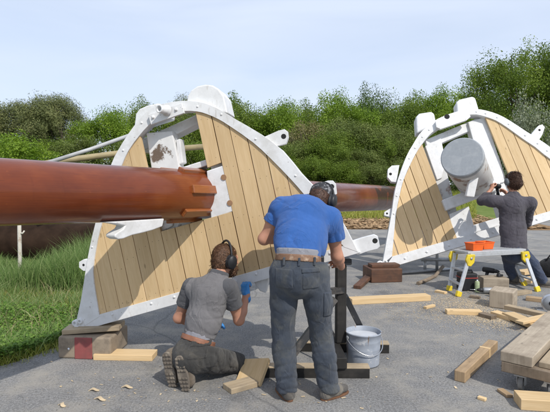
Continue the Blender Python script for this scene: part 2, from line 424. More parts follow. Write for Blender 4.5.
up0, up1 = Vector(P1.hit(200, 170.5)), Vector(P1.hit(224, 161.5)); un = (up1-up0).normalized(); unn = Vector((-un.y, un.x))
KH = round((eOf(P1, 144, 134, ev1)-eA)/w1)
def rule1(k, s):
    if k < KH or k >= 0: return [s]
    out = [clip_half(s, low0[:], lnn[:])]
    if k == -1: out.append(clip_half(s, up0[:], (-unn)[:]))
    return out
plank_set(top1, P1, inner1, gdir1, eA, w1, rule1)
# timbers behind the planking
def beam_px(P, px, c0, c1, mat, name, root, bev=.008):
    mb = MB(); mb.prism([P.hit(*p, c1) for p in px], P, c0, c1); return mb.build(name, mat, root, bev, 2)
beam_px(P1, [(146,133),(172,131),(200,268),(168,281)], -.20, -.065, M['white_worn'], 'trestle_tree', top1)
beam_px(P1, [(204,122),(222,118),(262,258),(226,268)], -.34, -.065, M['white'], 'trestle_tree', top1)
beam_px(P1, [(206.5,171),(223,165.5),(234,211),(211,219)], -.05, -.004, M['white'], 'heel_plate', top1)
for p in ((223.7,177.3),(229.8,203)):
    mb = MB(); q = P1.hit(*p); disc(mb, P1, q[0], q[1], .024, -.01, .004, 14); mb.build('plug', M['plug'], top1)
beam_px(P1, [(172,170.5),(206,159.5),(208,165),(174,177)], -.30, -.06, M['white'], 'cross_tree', top1)
beam_px(P1, [(139,140),(200,113),(203,121),(141,152)], -.36, -.16, M['white'], 'cross_tree', top1)
beam_px(P1, [(100,300),(330,226),(332,238),(101,312)], -.26, -.16, M['white'], 'cross_tree', top1)
beam_px(P1, [(176,140),(180,138.5),(183,163),(178,165)], -.20, -.09, M['white'], 'filling_piece', top1)
beam_px(P1, [(159.5,226),(165,223.5),(173,221),(173,226),(167,229),(160.5,231.5)], -.2, -.05, M['white'], 'chock', top1)
# head block behind the rim, plate with its tube, small blocks and brackets
mb = MB(); mb.prism([P1.hit(*p, -.1) for p in ((188.5,106),(189.5,97),(193,91.5),(199,87.5),(207,85.8),(214,86.5),(220,90),(225,97),(229,114))], P1, -.34, -.045)
mb.build('head_block', M['white'], top1, .012, 3)
mb = MB(); mb.prism([P1.hit(*p, -.1) for p in ((137,128),(138.5,115),(142,110),(150,106.5),(160,104.5),(168,106),(168,118))], P1, -.28, -.04)
mb.build('head_block', M['white'], top1, .012, 3)
mb = MB(); mb.prism([P1.hit(*p, .05) for p in ((148,114.8),(181.5,103),(184,113),(151,124.6))], P1, .018, .05)
for p in ((153.2,117.3),(176.2,109.6)):
    q = P1.hit(*p, .05); bolt(mb, P1, q[0], q[1], .05, .011, .016)
pl = mb.build('fitting_plate', M['white'], top1, .005, 2)
mb = MB(); q = P1.hit(167, 110.5, .05); o = P1.pt(q[0], q[1], .05); d = (P1.n + P1.u*-.35).normalized()
mb.lathe([(.047,0),(.045,.02),(.034,.024),(.034,.10),(.030,.103),(.021,.10),(.020,.03)], o, d, 20); mb.lathe([(.0205,.03),(.0001,.029)], o, d, 20, 1)
mb.build('tube', [M['white'], M['hole']], pl)
bracket(top1, P1, ((262,138.5),(279,131),(285,129.6),(288,132),(288.6,138),(286.5,144),(279,146),(272,148)), (283.6,136.4), -.08, -.015)
bracket(top1, P1, ((306,189),(317,184.6),(328,180.6),(333,180.6),(336,184),(337,194),(333,195.5),(324,195.5),(318,200)), (331.6,186.6), -.08, -.015)
bracket(top1, P1, ((350,241.5),(362,237.5),(374,234.4),(377.5,236),(378.5,240),(379.6,246),(377,248.4),(368,250.6),(357,254.6)), (375,240.8), -.08, -.015)
bracket(top1, P1, ((93,260),(85,259),(80.6,261.5),(80.6,267),(85,270.5),(92,270)), (83.5,265), -.07, -.015, .012)
mb = MB(); mb.prism([P1.hit(*p, -.06) for p in ((254,282),(269,277),(266,293),(260,291))], P1, -.14, -.05); mb.build('knee', M['white'], top1, .008, 2)
mb = MB()
for p, r in (((74.5,323.5),.030),((79.5,321.5),.026),((76,328),.024)):
    q = P1.hit(*p, .03); mb.lathe([(r,0),(r,.03),(r*.75,.036),(r*.4,.036),(r*.4,.02),(.0001,.02)], P1.pt(q[0], q[1], -.005), P1.n, 14)
mb.build('corner_fitting', M['white'], top1)

# ---- the long brown mast through the near top --------------------------------
mA = W(195.5, 195, 4.19); md = (Vector((-.47, -.883, .028))).normalized()
mp = lambda t: mA + md*t
mb = MB(); ts = [-9.5, -6, -3, -1, -.2, 0.0, .6, 1.2, 1.8, 2.5, 3.3]; rs = [.25, .245, .215, .205, .213, .214, .205, .196, .187, .18, .176]
mb.tube([mp(t) for t in ts], rs, 48)
mast = thing('mast', 'long varnished reddish-brown mast lying level through the near white-rimmed top', 'mast', tuple(mp(0)))
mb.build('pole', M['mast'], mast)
_, mx, mz = frame_of(md)              # mx horizontal, mz up
def side(th): # direction round the mast; 0 = towards the camera, 90 = up
    s = mx if mx.dot(Vector((1, -.2, 0))) > 0 else -mx
    return (s*math.cos(math.radians(th)) + mz*math.sin(math.radians(th))).normalized()
for th, t0, t1 in ((68,-.07,.30),(12,-.06,.32),(-42,-.05,.36),(-86,-.04,.36),(118,.0,.36),(165,.0,.36),(215,.0,.36)):
    mb = MB(); dr = side(th); tg = md.cross(dr)
    mb.box(mp((t0+t1)/2)+dr*.216, (t1-t0, .070, .036), (md, tg, dr)); mb.build('wedge', M['batten'], mast, .007, 2)
# white bibb under the mast on the near side
mb = MB(); PB = Plane(mp(.55), -md, Vector((0,0,1)))
bq = [PB.hit(*p, 0) for p in ((92,224),(152,218),(150,226),(140,230),(130,233),(119,235.8),(110,239.6),(105,240.5),(101.5,238.8),(101.3,236),(105,233.2),(110,230),(112,226.8),(104,225.3))]
mb.prism(bq, PB, .03, .12); mb.build('bibb', M['white'], mast, .012, 3)

# ---- far top ---------------------------------------------------------------
a2 = math.radians(83); rec = math.radians(15)
o2_ = W(384, 264.5, 7.75)
u2 = Vector((math.sin(a2), -math.cos(a2), 0)); f2 = Vector((math.cos(a2), math.sin(a2), 0))
v2 = Vector((0,0,1))*math.cos(rec) + f2*math.sin(rec)
P2 = Plane(o2_, u2, v2)
top2 = thing('masthead_platform', 'smaller D-shaped ship\'s top of pale planks at the right, with a grey-ended masthead inside', 'mast top', tuple(o2_), 'ship\'s tops under repair')
RIM2 = [((382.5,264),(392,256.5)),((386.5,241),(393.5,240)),((391.5,213.5),(396,214)),((394,196),(399.5,196)),((398,179),(403.5,180)),((406.5,156),(412,161)),
 ((412,146),(418,150)),((419,134.6),(425.5,139.5)),((426,127.5),(432,132.5)),((434,121),(440,126.8)),((444,116),(448,121.8)),((455,112.2),(458,118)),((466,109.4),(468,115)),
 ((476,109),(476.5,114.6)),((486,110.6),(485,116.6)),((498,114.4),(496,120.6)),((510,120.8),(507,127.4)),((527,132),(523,139)),((540,140),(535,147)),((550,147),(544,154.5)),
 ((567,160.5),(561,167)),((584,176),(577,181)),((600,192),(592,195)),((612,203),(604,203.5))]
out2 = [P2.hit(*p[0], .02) for p in RIM2]; in2 = [P2.hit(*p[1], .02) for p in RIM2]
mb = MB(); strip_mesh(mb, P2, out2, in2, -.16, .025)
for k in range(2, len(RIM2)-1):
    q = lerp2(out2[k], in2[k], .5); bolt(mb, P2, q[0], q[1], .025, .012, .010)
mb.build('rim', M['white'], top2, .008, 2)
mb = MB(); mb.prism([P2.hit(*p, .03) for p in ((383.5,269.5),(613,201.3),(605,195.2),(392.5,256.3))], P2, -.14, .022)
for px in range(405, 600, 22):
    q = P2.hit(px, 263.5-.296*(px-388), .03); bolt(mb, P2, q[0], q[1], .022, .014, .014)
mb.build('edge_rail', M['white'], top2, .01, 2)
gdir2 = -(Vector(P2.hit(424,247)) - Vector(P2.hit(402,184.5))); gv2 = gdir2.normalized(); ev2 = Vector((gv2.y, -gv2.x))
inner2 = [P2.hit(*p[1]) for p in RIM2]
eB = eOf(P2, 485.5, 118, ev2); w2 = eOf(P2, 498, 122.5, ev2)-eB
KL = round((eOf(P2, 421.5, 142.5, ev2)-eB)/w2)
top_u = Vector(P2.hit(440,244)); 
def rule2(k, s):
    return [s] if (k < KL or k >= 0) else []
plank_set(top2, P2, inner2, gdir2, eB, w2, rule2, .011)
for px, c0, c1, mt, nm in (
    ([(425,146),(441,138),(446,162),(442,178),(437,180)], -.26, -.07, 'white', 'trestle_tree'),
    ([(468,122),(486,116.5),(500,160),(505,182),(486,187)], -.26, -.07, 'white', 'trestle_tree'),
    ([(430,165),(444,160),(464,240),(448,246)], -.34, -.10, 'white_rust', 'trestle_tree'),
    ([(484,160),(499,155),(508,186),(516,222),(504,226)], -.34, -.10, 'white', 'trestle_tree'),
    ([(425,140),(482,116),(486,124),(428,149)], -.22, -.12, 'white', 'cross_tree'),
    ([(442,200),(499,178.5),(501.5,188),(446,210.5)], -.06, .07, 'white', 'cross_tree'),
    ([(449,214),(469,206),(477,238),(455,245)], -.16, -.02, 'white', 'filling_piece'),
    ([(470,226),(510,214),(512,222),(473,233)], -.16, -.04, 'white', 'filling_piece')):
    beam_px(P2, px, c0, c1, M[mt], nm, top2, .012)
mb = MB(); mb.prism([P2.hit(*p, .05) for p in ((435,122),(467,111.5),(470,117.5),(466,121),(440,130),(436,128))], P2, .028, .09)
q = P2.hit(447, 116.6, .09); disc(mb, P2, q[0], q[1], .045, .086, .092, 16, 1)
mb.build('fitting_plate', [M['white'], M['hole']], top2, .015, 3)
for px in (((416.5,134),(415.5,117.5),(419,114),(431,112),(434,114),(436,124)), ((457,114),(455.8,103),(459,100),(472,96.8),(475,98.5),(478.5,110))):
    mb = MB(); mb.prism([P2.hit(*p, -.05) for p in px], P2, -.26, -.02); mb.build('head_block', M['white'], top2, .03, 4)
bracket(top2, P2, ((399,166),(391.5,166.5),(387.5,170),(387.2,178),(391,182.5),(396,183)), (390.5,174), -.14, -.03, .025)
bracket(top2, P2, ((530,135.5),(537,127),(541,125.5),(543.5,128.5),(541,136),(537,142)), (539.5,130), -.14, -.03, .02)
bracket(top2, P2, ((397,207),(389,209.5),(384,212.5),(384,216),(390,217.5),(396,216)), (387,213.5), -.12, -.03, .018)
mb = MB()
for p, r in (((380,264),.055),((385,262.5),.045),((391,266),.05)):
    q = P2.hit(*p, .03); mb.lathe([(r,0),(r,.06),(r*.75,.066),(r*.4,.066),(r*.4,.03),(.0001,.03)], P2.pt(q[0], q[1], -.02), P2.n, 14)
mb.build('corner_fitting', M['white'], top2)
# its masthead: rusty white cylinder with a grey painted end
h0 = W(461.8, 156.8, 7.0); hd = (W(473, 178, 7.85)-h0).normalized()
mh = thing('masthead', 'stout rust-stained white masthead with a flat grey end inside the far top', 'mast', tuple(h0))
mb = MB(); mb.tube([h0+hd*.012, h0+hd*.03, h0+hd*1.35], [.292, .298, .285], 40); mb.build('pole', M['white_rust'], mh)
mb = MB(); mb.lathe([(.0001,0),(.15,0),(.285,.001),(.299,.012),(.301,.10),(.297,.11)], h0, hd, 40, smooth=False); mb.build('end_cap', M['endgrey'], mh)
mb = MB(); q = h0+hd*.62; dn = (hd.cross(Vector((1,0,0)))).normalized(); dn = dn if dn.z < 0 else -dn
pp = W(471.5, 187, 7.12); mb.box(pp, (.13, .07, .30), (Vector((1,.05,-.1)), Vector((0,1,0)), Vector((.2,0,1)))); mb.build('cleat', M['white'], mh, .015, 3)

# ---- spars lying behind ------------------------------------------------------
mb = MB(); mb.tube([W(14,169,8.6), W(60,161,9.0), W(120,153.2,9.8), W(212,146,11.2)], [.058,.058,.062,.065], 14)
o = mb.build('spar', M['spar_tan'], None, loc=W(60,161,9.0)); tag(o, 'thick tan wooden spar sloping behind the brown mast, under the thin grey spar', 'spar')
mb = MB(); mb.tube([W(44,164,8.3), W(90,149.5,8.7), W(150,128,9.3)], [.036,.036,.034], 12)
o = mb.build('spar', M['spar_grey'], None, loc=W(90,149.5,8.7)); tag(o, 'thin grey spar rising to the right behind the near top', 'spar')
mb = MB(); mb.tube([G(-160,262,.36)+Vector((0,.6,0)), W(-20,241.5,9.3), W(86,242.5,9.5), W(150,244,9.7)], [.41,.40,.39,.37], 28)
o = mb.build('spar', M['spar_dark'], None, loc=W(20,244,9.3)); tag(o, 'heavy dark brown spar lying in shade along the tall grass', 'spar')
# ------------------------------------------------------------------ world, sun
SUN_EL, SUN_PHI = math.radians(46), math.radians(57)     # phi: from +x towards the camera side (-y)
S = Vector((math.cos(SUN_PHI)*math.cos(SUN_EL), -math.sin(SUN_PHI)*math.cos(SUN_EL), math.sin(SUN_EL)))
sun = bpy.data.objects.new('sun', bpy.data.lights.new('sun', 'SUN')); C.objects.link(sun)
sun.data.energy = 2.75; sun.data.angle = math.radians(.53); sun.data.color = (1, .955, .88)
sun.rotation_euler = S.to_track_quat('Z', 'Y').to_euler(); sun.location = (8, -12, 14)
wd = bpy.data.worlds.new('World'); sc.world = wd; wd.use_nodes = True
nt = wd.node_tree; nt.nodes.clear()
wo = nt.nodes.new('ShaderNodeOutputWorld'); bg = nt.nodes.new('ShaderNodeBackground')
sky = nt.nodes.new('ShaderNodeTexSky'); sky.sky_type = 'NISHITA'; sky.sun_disc = False
sky.sun_elevation = SUN_EL; sky.sun_rotation = math.atan2(S.x, S.y); sky.air_density = 1.0; sky.dust_density = .6; sky.ozone_density = 1.6
tc = nt.nodes.new('ShaderNodeTexCoord'); mp_ = nt.nodes.new('ShaderNodeMapping'); mp_.inputs['Scale'].default_value = (1.2, 1.0, 5.5); mp_.inputs['Rotation'].default_value = (0, .10, .4)
no = nt.nodes.new('ShaderNodeTexNoise'); no.inputs['Scale'].default_value = 1.6; no.inputs['Detail'].default_value = 7; no.inputs['Roughness'].default_value = .5; no.inputs['Distortion'].default_value = .5
rp = nt.nodes.new('ShaderNodeValToRGB'); rp.color_ramp.elements[0].position = .30; rp.color_ramp.elements[0].color = (.66,.66,.66,1); rp.color_ramp.elements[1].position = .66; rp.color_ramp.elements[1].color = (.92,.92,.92,1)
mx_ = nt.nodes.new('ShaderNodeMix'); mx_.data_type = 'RGBA'; mx_.inputs[7].default_value = (5.0, 5.6, 6.75, 1)
L_ = nt.links.new
L_(tc.outputs['Generated'], mp_.inputs['Vector']); L_(mp_.outputs[0], no.inputs['Vector']); L_(no.outputs['Fac'], rp.inputs['Fac'])
L_(rp.outputs['Color'], mx_.inputs[0]); L_(sky.outputs[0], mx_.inputs[6]); L_(mx_.outputs[2], bg.inputs['Color'])
bg.inputs['Strength'].default_value = .122; L_(bg.outputs[0], wo.inputs['Surface'])
sc.view_settings.view_transform = 'Standard'; sc.view_settings.look = 'None'; sc.view_settings.exposure = .37; sc.view_settings.gamma = 1
sc.view_settings.use_curve_mapping = False

# ------------------------------------------------------------------ ground
def asphalt():
    t = NT('asphalt'); v = t.coord()
    base = t.ramp(t.noise(v, .9, 6, .6), [(.3, (.20,.197,.193)), (.7, (.27,.265,.257))])
    sp = t.ramp(t.noise(v, 150, 3, .75), [(.30, .48), (.5, .98), (.72, 1.6)])
    c = t.mix(1, base, sp, 'MULTIPLY'); c = t.mix(1, c, t.ramp(t.noise(v, 62, 2, .6), [(.34, .72), (.5, 1.0), (.68, 1.3)]), 'MULTIPLY')
    st = t.ramp(t.noise(v, 2.3, 8, .72), [(.46, 0), (.66, .7)]); c = t.mix(st, c, (.38,.35,.30))
    dk = t.ramp(t.noise(t.coord('Object', (1,1,1), (0,0,1)), 1.4, 7, .7), [(.56, 0), (.66, .5)]); c = t.mix(dk, c, (.10,.10,.10))
    t.col(c); t.set(Roughness=.92, Specular_IOR_Level=.25)
    wv = t.n('ShaderNodeTexVoronoi', feature='DISTANCE_TO_EDGE'); wv.inputs['Scale'].default_value = .32
    mpv = t.n('ShaderNodeMix', data_type='VECTOR'); mpv.inputs[0].default_value = .16; nz = t.n('ShaderNodeTexNoise'); nz.inputs['Scale'].default_value = 2.2; nz.inputs['Detail'].default_value = 6
    t.l(v, nz.inputs['Vector']); t.l(v, mpv.inputs[4]); t.l(nz.outputs['Color'], mpv.inputs[5]); t.l(mpv.outputs[1], wv.inputs['Vector'])
    ck = t.ramp(wv.outputs['Distance'], [(.0012, .38), (.004, 0)]); c = t.mix(ck, c, (.05,.05,.05)); t.col(c)
    t.bump(t.noise(v, 150, 3, .75), .8, .008); return t.m
def soil(name, a, b, sc_=2):
    t = NT(name); v = t.coord(); t.col(t.ramp(t.noise(v, sc_, 8, .7), [(.3, a), (.7, b)])); t.set(Roughness=1, Specular_IOR_Level=.1)
    t.bump(t.noise(v, 30, 5), .8, .03); return t.m
def sheet(name, pts, z, mat, kind='structure'):
    mb = MB(); i = mb.add([(p[0], p[1], z) for p in pts]); mb.face(range(i, i+len(pts))); o = mb.build(name, mat); return tag(o, kind=kind)
M['asphalt'] = asphalt(); M['soil'] = soil('grassy_soil', (.055,.075,.02), (.13,.125,.05)); M['field'] = soil('field_grass', (.10,.15,.035), (.19,.23,.075), .8)
sheet('ground', [(-400,-60),(400,-60),(400,800),(-400,800)], -.012, M['field'])
edge = [G(-40,372), G(0,366), G(30,357), G(55,348), G(72,338), Vector((-1.93,5.2,0)), Vector((-1.98,6.4,0)), Vector((-1.85,8.5,0)), Vector((-1.7,12,0)), Vector((-1.6,18,0))]
rag = []
for k in range(len(edge)-1):
    for t in np.linspace(0, 1, 9)[:-1]:
        p = edge[k].lerp(edge[k+1], float(t)); rag.append((p.x + random.uniform(-.035,.035), p.y))
near_left = [(rag[0][0]-.4, 3.2), (-3.6, 2.0), (-6, -6)]
sheet('asphalt', [(40,-6),(40,20)] + [(-1.5,20)] + rag[::-1] + near_left, 0.0, M['asphalt'])
sheet('lawn', [(x+.06, y) for x, y in rag] + [(-1.5,20),(-30,20),(-30,-6)] + [(p[0]-.02,p[1]) for p in near_left[::-1]], -.006, M['soil'])
# bank rising beyond the asphalt
def bank_h(x, y):
    s = max(0, min(1, (y-20)/16)); s = s*s*(3-2*s)
    return -.010 + s*1.35 + (.12*math.sin(x*.35+y*.2)+.06*math.sin(x*.9))*s
mb = MB(); nx, ny = 81, 26
xs = np.linspace(-60, 60, nx); ys = np.linspace(19.5, 62, ny)
i0 = mb.add([(x, y, bank_h(x, y)) for y in ys for x in xs])
for j in range(ny-1):
    for i in range(nx-1):
        k = i0+j*nx+i; mb.face([k, k+1, k+nx+1, k+nx], None, 0, True)
tag(mb.build('bank', M['field']), kind='structure')
def dist_flakes(name, pts, sizes, mat, zs, lift=.004):
    mb = MB()
    for (x, y), s, z in zip(pts, sizes, zs):
        a = random.uniform(0, PI); w = s*random.uniform(.25,.6); d = Vector((math.cos(a), math.sin(a), random.uniform(-.12,.12))); e = Vector((-math.sin(a), math.cos(a), random.uniform(-.25,.25)))
        c = Vector((x, y, z+lift+s*.08)); p = [c-d*s/2-e*w/2, c+d*s/2-e*w*random.uniform(.2,.5), c+d*s*.45+e*w/2, c-d*s*.4+e*w*.4]
        i = mb.add(p); mb.face([i,i+1,i+2,i+3], [(random.random()*9, random.random()*9)]*4)
    return tag(mb.build(name, mat), kind='stuff')
M['shaving'] = plain('fresh_shaving', (.58,.46,.30), .8, .25, 3)
M['chips'] = plain('bark_chips', (.37,.24,.125), .9, .5, 2)
def gauss(px, py, sx, sy, n):
    c = G(px, py); return [(c.x+rng.normal()*sx, c.y+rng.normal()*sy) for _ in range(n)]
pts = gauss(465,303,.28,.30,5200)+gauss(490,318,.30,.20,3600)+gauss(435,310,.40,.3,1300)+gauss(515,323,.25,.2,1500)+gauss(470,300,.9,.9,1500)
o = dist_flakes('sawdust', pts, [random.uniform(.006,.017) for _ in pts], M['shaving'], [0]*len(pts), .002)
pts = gauss(170,395,.55,.30,130)+gauss(200,382,.3,.2,40)+gauss(120,372,.4,.3,45)+gauss(420,340,.9,.7,60)+gauss(300,395,.7,.3,60)+gauss(470,305,.5,.4,120)+gauss(250,395,.4,.25,30)
dist_flakes('shavings', pts, [.006+.028*random.random()**3 for _ in pts], M['shaving'], [0]*len(pts), .002)
for (px, py, s) in ((94,391,.10),(92,402,.075),(62,405,.09),(105,399,.15),(125,389,.10),(140,392,.10),(80,405,.05),(150,385,.06)):
    pass
M['grit'] = plain('grit', (.20,.19,.175), .9, .6, 40)
def cam_area(n, y0, y1):
    o = []
    for _ in range(n):
        y = y0+(y1-y0)*random.random()**1.4; o.append((random.uniform(-.62,.62)*y, y))
    return [q for q in o if q[0] > np.interp(q[1], [p.y for p in edge], [p.x for p in edge])+.05]
gp = cam_area(5200, 3.1, 9); dist_flakes('grit', gp, [.003+.008*random.random()**2 for _ in gp], M['grit'], [0]*len(gp), .001)
pts = [(random.uniform(.6, 9.5), random.uniform(16.2, 23.5)) for _ in range(9000)]
dist_flakes('wood_chips', pts, [random.uniform(.06,.24) for _ in pts], M['chips'], [max(0, bank_h(x, y))+random.uniform(0,.05) for x, y in pts], .01)
sheet('chip_bed', [(.3,16.3),(9.8,15.8),(10.4,20.2),(.2,20.2)], .006, soil('chip_soil', (.20,.13,.07), (.34,.22,.12), 3))

# ------------------------------------------------------------------ foliage
def leaf_mesh(name, P, Nn, size, mats, rnd, mi=None, aspect=.55):
    """P (n,3) centres, Nn (n,3) leaf normals, size (n,) -> one rhombus per leaf"""
    n = len(P); t = rng.normal(size=(n,3)); t -= Nn*(t*Nn).sum(1,keepdims=True); t /= np.linalg.norm(t,axis=1,keepdims=True)+1e-9
    b = np.cross(Nn, t); s = size[:,None]
    V = np.stack([P-t*s*.5, P+b*s*.5*aspect, P+t*s*.5, P-b*s*.5*aspect], 1).reshape(-1,3)
    me = bpy.data.meshes.new(name); me.vertices.add(4*n); me.vertices.foreach_set('co', V.ravel().astype(np.float32))
    me.loops.add(4*n); me.loops.foreach_set('vertex_index', np.arange(4*n, dtype=np.int32))
    me.polygons.add(n); me.polygons.foreach_set('loop_start', np.arange(0,4*n,4,dtype=np.int32))
    at = me.attributes.new('rnd', 'FLOAT', 'FACE'); at.data.foreach_set('value', rnd.astype(np.float32))
    for m in mats: me.materials.append(m)
    me.update(calc_edges=True); me.validate(); return me
def unit(n): v = rng.normal(size=(n,3)); return v/np.linalg.norm(v,axis=1,keepdims=True)
def crown_pts(lobes, n, clump=.16, nclump=70, up=.3):
    """lobes: (x,y,z,rx,ry,rz). clumps sit on the lobes' outer shells, leaves scatter in clumps"""
    lb = np.array(lobes, float); wgt = (lb[:,3]*lb[:,5]); wgt /= wgt.sum()
    k = rng.choice(len(lb), nclump, p=wgt); d = unit(nclump); d[:,2] = np.where(d[:,2] < -.5, -d[:,2], d[:,2])
    rad = rng.uniform(.55, 1.06, nclump)[:,None]
    cc = lb[k,:3] + d*lb[k,3:6]*rad; cr = clump*rng.uniform(.55,1.35,nclump)*lb[k,3:6].mean(1)*1.0
    ci = rng.choice(nclump, n, p=cr**1.6/(cr**1.6).sum()); q = unit(n)*(rng.uniform(0,1,n)**.45*1.15)[:,None]*cr[ci][:,None]*np.array([1,1,.78])
    P = cc[ci]+q; N = d[ci]*.7+unit(n)*.9+np.array([0,0,up]); N /= np.linalg.norm(N,axis=1,keepdims=True)
    tone = rng.uniform(0,1,nclump)[ci]*.72+rng.uniform(0,1,n)*.28
    return P, N, tone, cc
def trunk_limbs(mb, h, r, cc, n=14, base=.0):
    mb.tube([(0,0,-.3),(0.02*h,0,h*.25),(-.01*h,.01*h,h*.5),(0,0,h*.85)], [r*1.25,r,r*.7,r*.2], 10)
    for k in rng.choice(len(cc), min(n,len(cc)), replace=False):
        e = Vector(cc[k]); z0 = random.uniform(.22,.6)*h; s = Vector((0,0,min(z0, e.z*.8)))
        m_ = s.lerp(e,.5)+Vector((random.uniform(-.2,.2),random.uniform(-.2,.2),-.15))*.5
        mb.tube([s,m_,e], [r*.38,r*.25,r*.08], 6)
M['leaf_mid'] = leaf('leaf_mid', (.070,.115,.014), (.155,.225,.028), (.26,.33,.055))
M['leaf_bright'] = leaf('leaf_bright', (.085,.155,.012), (.185,.285,.024), (.28,.37,.05))
M['leaf_dark'] = leaf('leaf_dark', (.045,.080,.016), (.095,.155,.030), (.16,.22,.045))
M['needle'] = leaf('pine_needles', (.080,.100,.032), (.165,.185,.065), (.25,.255,.10), .12)
M['leaf_olive'] = leaf('leaf_olive', (.075,.105,.022), (.155,.20,.045), (.23,.255,.08), .2)
M['leaf_dry'] = leaf('leaf_dry', (.12,.115,.040), (.22,.20,.075), (.30,.27,.13), .15)
M['leaf_pale'] = leaf('leaf_pale', (.13,.16,.09), (.24,.27,.17), (.42,.43,.33), .2)
M['leaf_weed'] = leaf('leaf_weed', (.07,.16,.018), (.15,.27,.035), (.24,.36,.075), .3)
PROTO = {}
def proto(key, lobes, n, size, mat, nclump, clump=.5, h=1, r=.03, up=.3, aspect=.55, crown_name='crown', limbs=14, barkm='bark', zfloor=.08):
    P, N, tone, cc = crown_pts(lobes, n, clump, nclump, up)
    lo, hi = np.percentile(P, 2.0, axis=0), np.percentile(P, 99.5, axis=0)      # unit size: base at 0, width and height 1
    zlo = zfloor if zfloor is not None else lo[2]
    sc3 = np.array([1/(hi[0]-lo[0]), 1/(hi[1]-lo[1]), (1-zlo)/(hi[2]-lo[2])]); off = np.array([(hi[0]+lo[0])/2, (hi[1]+lo[1])/2, lo[2]])
    P = (P-off)*sc3+np.array([0,0,zlo]); cc = (cc-off)*sc3+np.array([0,0,zlo])
    me = leaf_mesh(key+'_crown', P, N, size*rng.uniform(.6,1.35,len(P)), [M[mat]], tone, aspect=aspect)
    mb = MB(); trunk_limbs(mb, h*.9, r, cc, limbs); to = mb.build(key+'_trunk', M[barkm]); tm = to.data; bpy.data.objects.remove(to)
    PROTO[key] = (me, tm, crown_name)
# unit trees: height 1, base at 0
def LB(n, rx, rz, zc, rr):
    out = []
    for k in range(n):
        r = math.sqrt((k+.5)/n)*random.uniform(.8,1.1); a = k*2.4+random.uniform(-.4,.4); top = zc+rz*(1-.75*r*r)
        z = top if random.random() < .62 else random.uniform(zc-rz*.8, top)
        q = rr*random.uniform(.7,1.25); out.append((math.cos(a)*r*rx, math.sin(a)*r*rx, z, q, q, q*random.uniform(.7,1)))
    return out
random.seed(21)
proto('broad_a', LB(14,.36,.26,.56,.19), 40000, .021, 'leaf_mid', 330, .44)
proto('broad_b', LB(15,.38,.24,.56,.18), 40000, .021, 'leaf_bright', 330, .44)
proto('broad_c', LB(13,.34,.28,.56,.18), 36000, .021, 'leaf_dark', 300, .44)
proto('big_oak', LB(26,.42,.28,.52,.15), 90000, .0145, 'leaf_mid', 680, .42, r=.035, limbs=26)
proto('pine', LB(26,.36,.34,.52,.16), 60000, .026, 'needle', 560, .42, aspect=.22, r=.03)
proto('scrub_olive', LB(12,.42,.26,.40,.22), 26000, .023, 'leaf_olive', 260, .40, h=.8, r=.018, limbs=40, barkm='twig')
proto('scrub_dry', LB(12,.42,.26,.40,.22), 17000, .023, 'leaf_dry', 230, .34, h=.9, r=.020, limbs=70, barkm='twig')
proto('scrub_green', LB(12,.44,.26,.38,.22), 28000, .023, 'leaf_mid', 260, .42, h=.7, r=.015)
proto('bush_bright', LB(7,.42,.24,.46,.27), 9000, .034, 'leaf_bright', 150, .36, h=.7, r=.02)
proto('bush_pale', LB(7,.42,.26,.45,.26), 9000, .030, 'leaf_pale', 160, .34, h=.7, r=.02)
def plant(key, name, px, pytop, wpx, y, label, cat, group, base=None, rot=None):
    b = W(px, 185, y); zb = bank_h(b.x, y) if base is None else base
    hgt = W(px, pytop, y).z - zb; wid = wpx/FPX*y
    me, tm, cn = PROTO[key]
    t = thing(name, label, cat, (b.x, y, zb), group)
    sx = wid/1.0; t.rotation_euler = (0,0,random.uniform(0,6.28) if rot is None else rot)
    cr = bpy.data.objects.new(cn, me); tr = bpy.data.objects.new('trunk', tm)
    for o in (cr, tr): C.objects.link(o); o.parent = t; o.scale = (sx, sx, hgt)
    return t
GH = 'broadleaf trees of the hedge line'
mid = ('mid green broadleaf tree in the hedge line behind the yard', 'tree', GH)
dark = ('dark green broadleaf tree in the hedge line behind the yard', 'tree', 'dark trees of the hedge line')
bright = ('fresh bright green tree in the hedge line behind the yard', 'tree', 'bright trees of the hedge line')
random.seed(5)
plant('pine','pine_tree',24,103,84,42,'dull olive pine tree at the left edge, behind the bright green bush','tree',None)
plant('pine','pine_tree',62,97,78,41,'tallest dull olive pine tree, between the left-edge pine and the green broadleaf tree','tree',None)
plant('broad_c','dark_tree',-8,108,60,46,'dark blue-green tree cut off by the left edge of the photo','tree',None)
plant('bush_bright','bush',22,135,74,30,'bright green bush in front of the olive pines at the left','bush',None)
plant('broad_b','broadleaf_tree',112,110,62,38,'fresh green tree left of the near white rim, above the thin grey spar','tree',None)
plant('broad_a','broadleaf_tree',150,103,50,46,*mid); plant('pine','pine_tree',186,99,40,48,'small olive pine whose tip shows over the near white rim','tree',None)
for px, top, w, y, k, l in ((205,110,60,47,'broad_a',mid),(240,100,64,44,'broad_a',mid),(284,103,60,43,'broad_b',bright),(312,106,54,47,'broad_a',mid),
    (338,95,66,42,'broad_b',bright),(374,90,56,46,'broad_c',dark),(404,98,56,42,'broad_a',mid),(440,91,62,43,'broad_b',bright),(468,92,54,46,'broad_a',mid),
    (260,111,60,52,'broad_c',dark),(360,105,60,53,'broad_a',mid),(423,102,60,53,'broad_c',dark),(490,95,60,50,'broad_a',mid),(-40,100,80,45,'broad_c',dark),(620,70,90,44,'broad_a',mid),(700,70,90,44,'broad_b',bright)):
    plant(k,'broadleaf_tree',px,top,w,y,*l)
plant('big_oak','oak_tree',524,52,118,33,'big dark green oak rising above the far top at the right edge','tree',None)
plant('big_oak','oak_tree',592,52,120,34,'second big oak, mostly out of the photo at the right edge','tree',None)
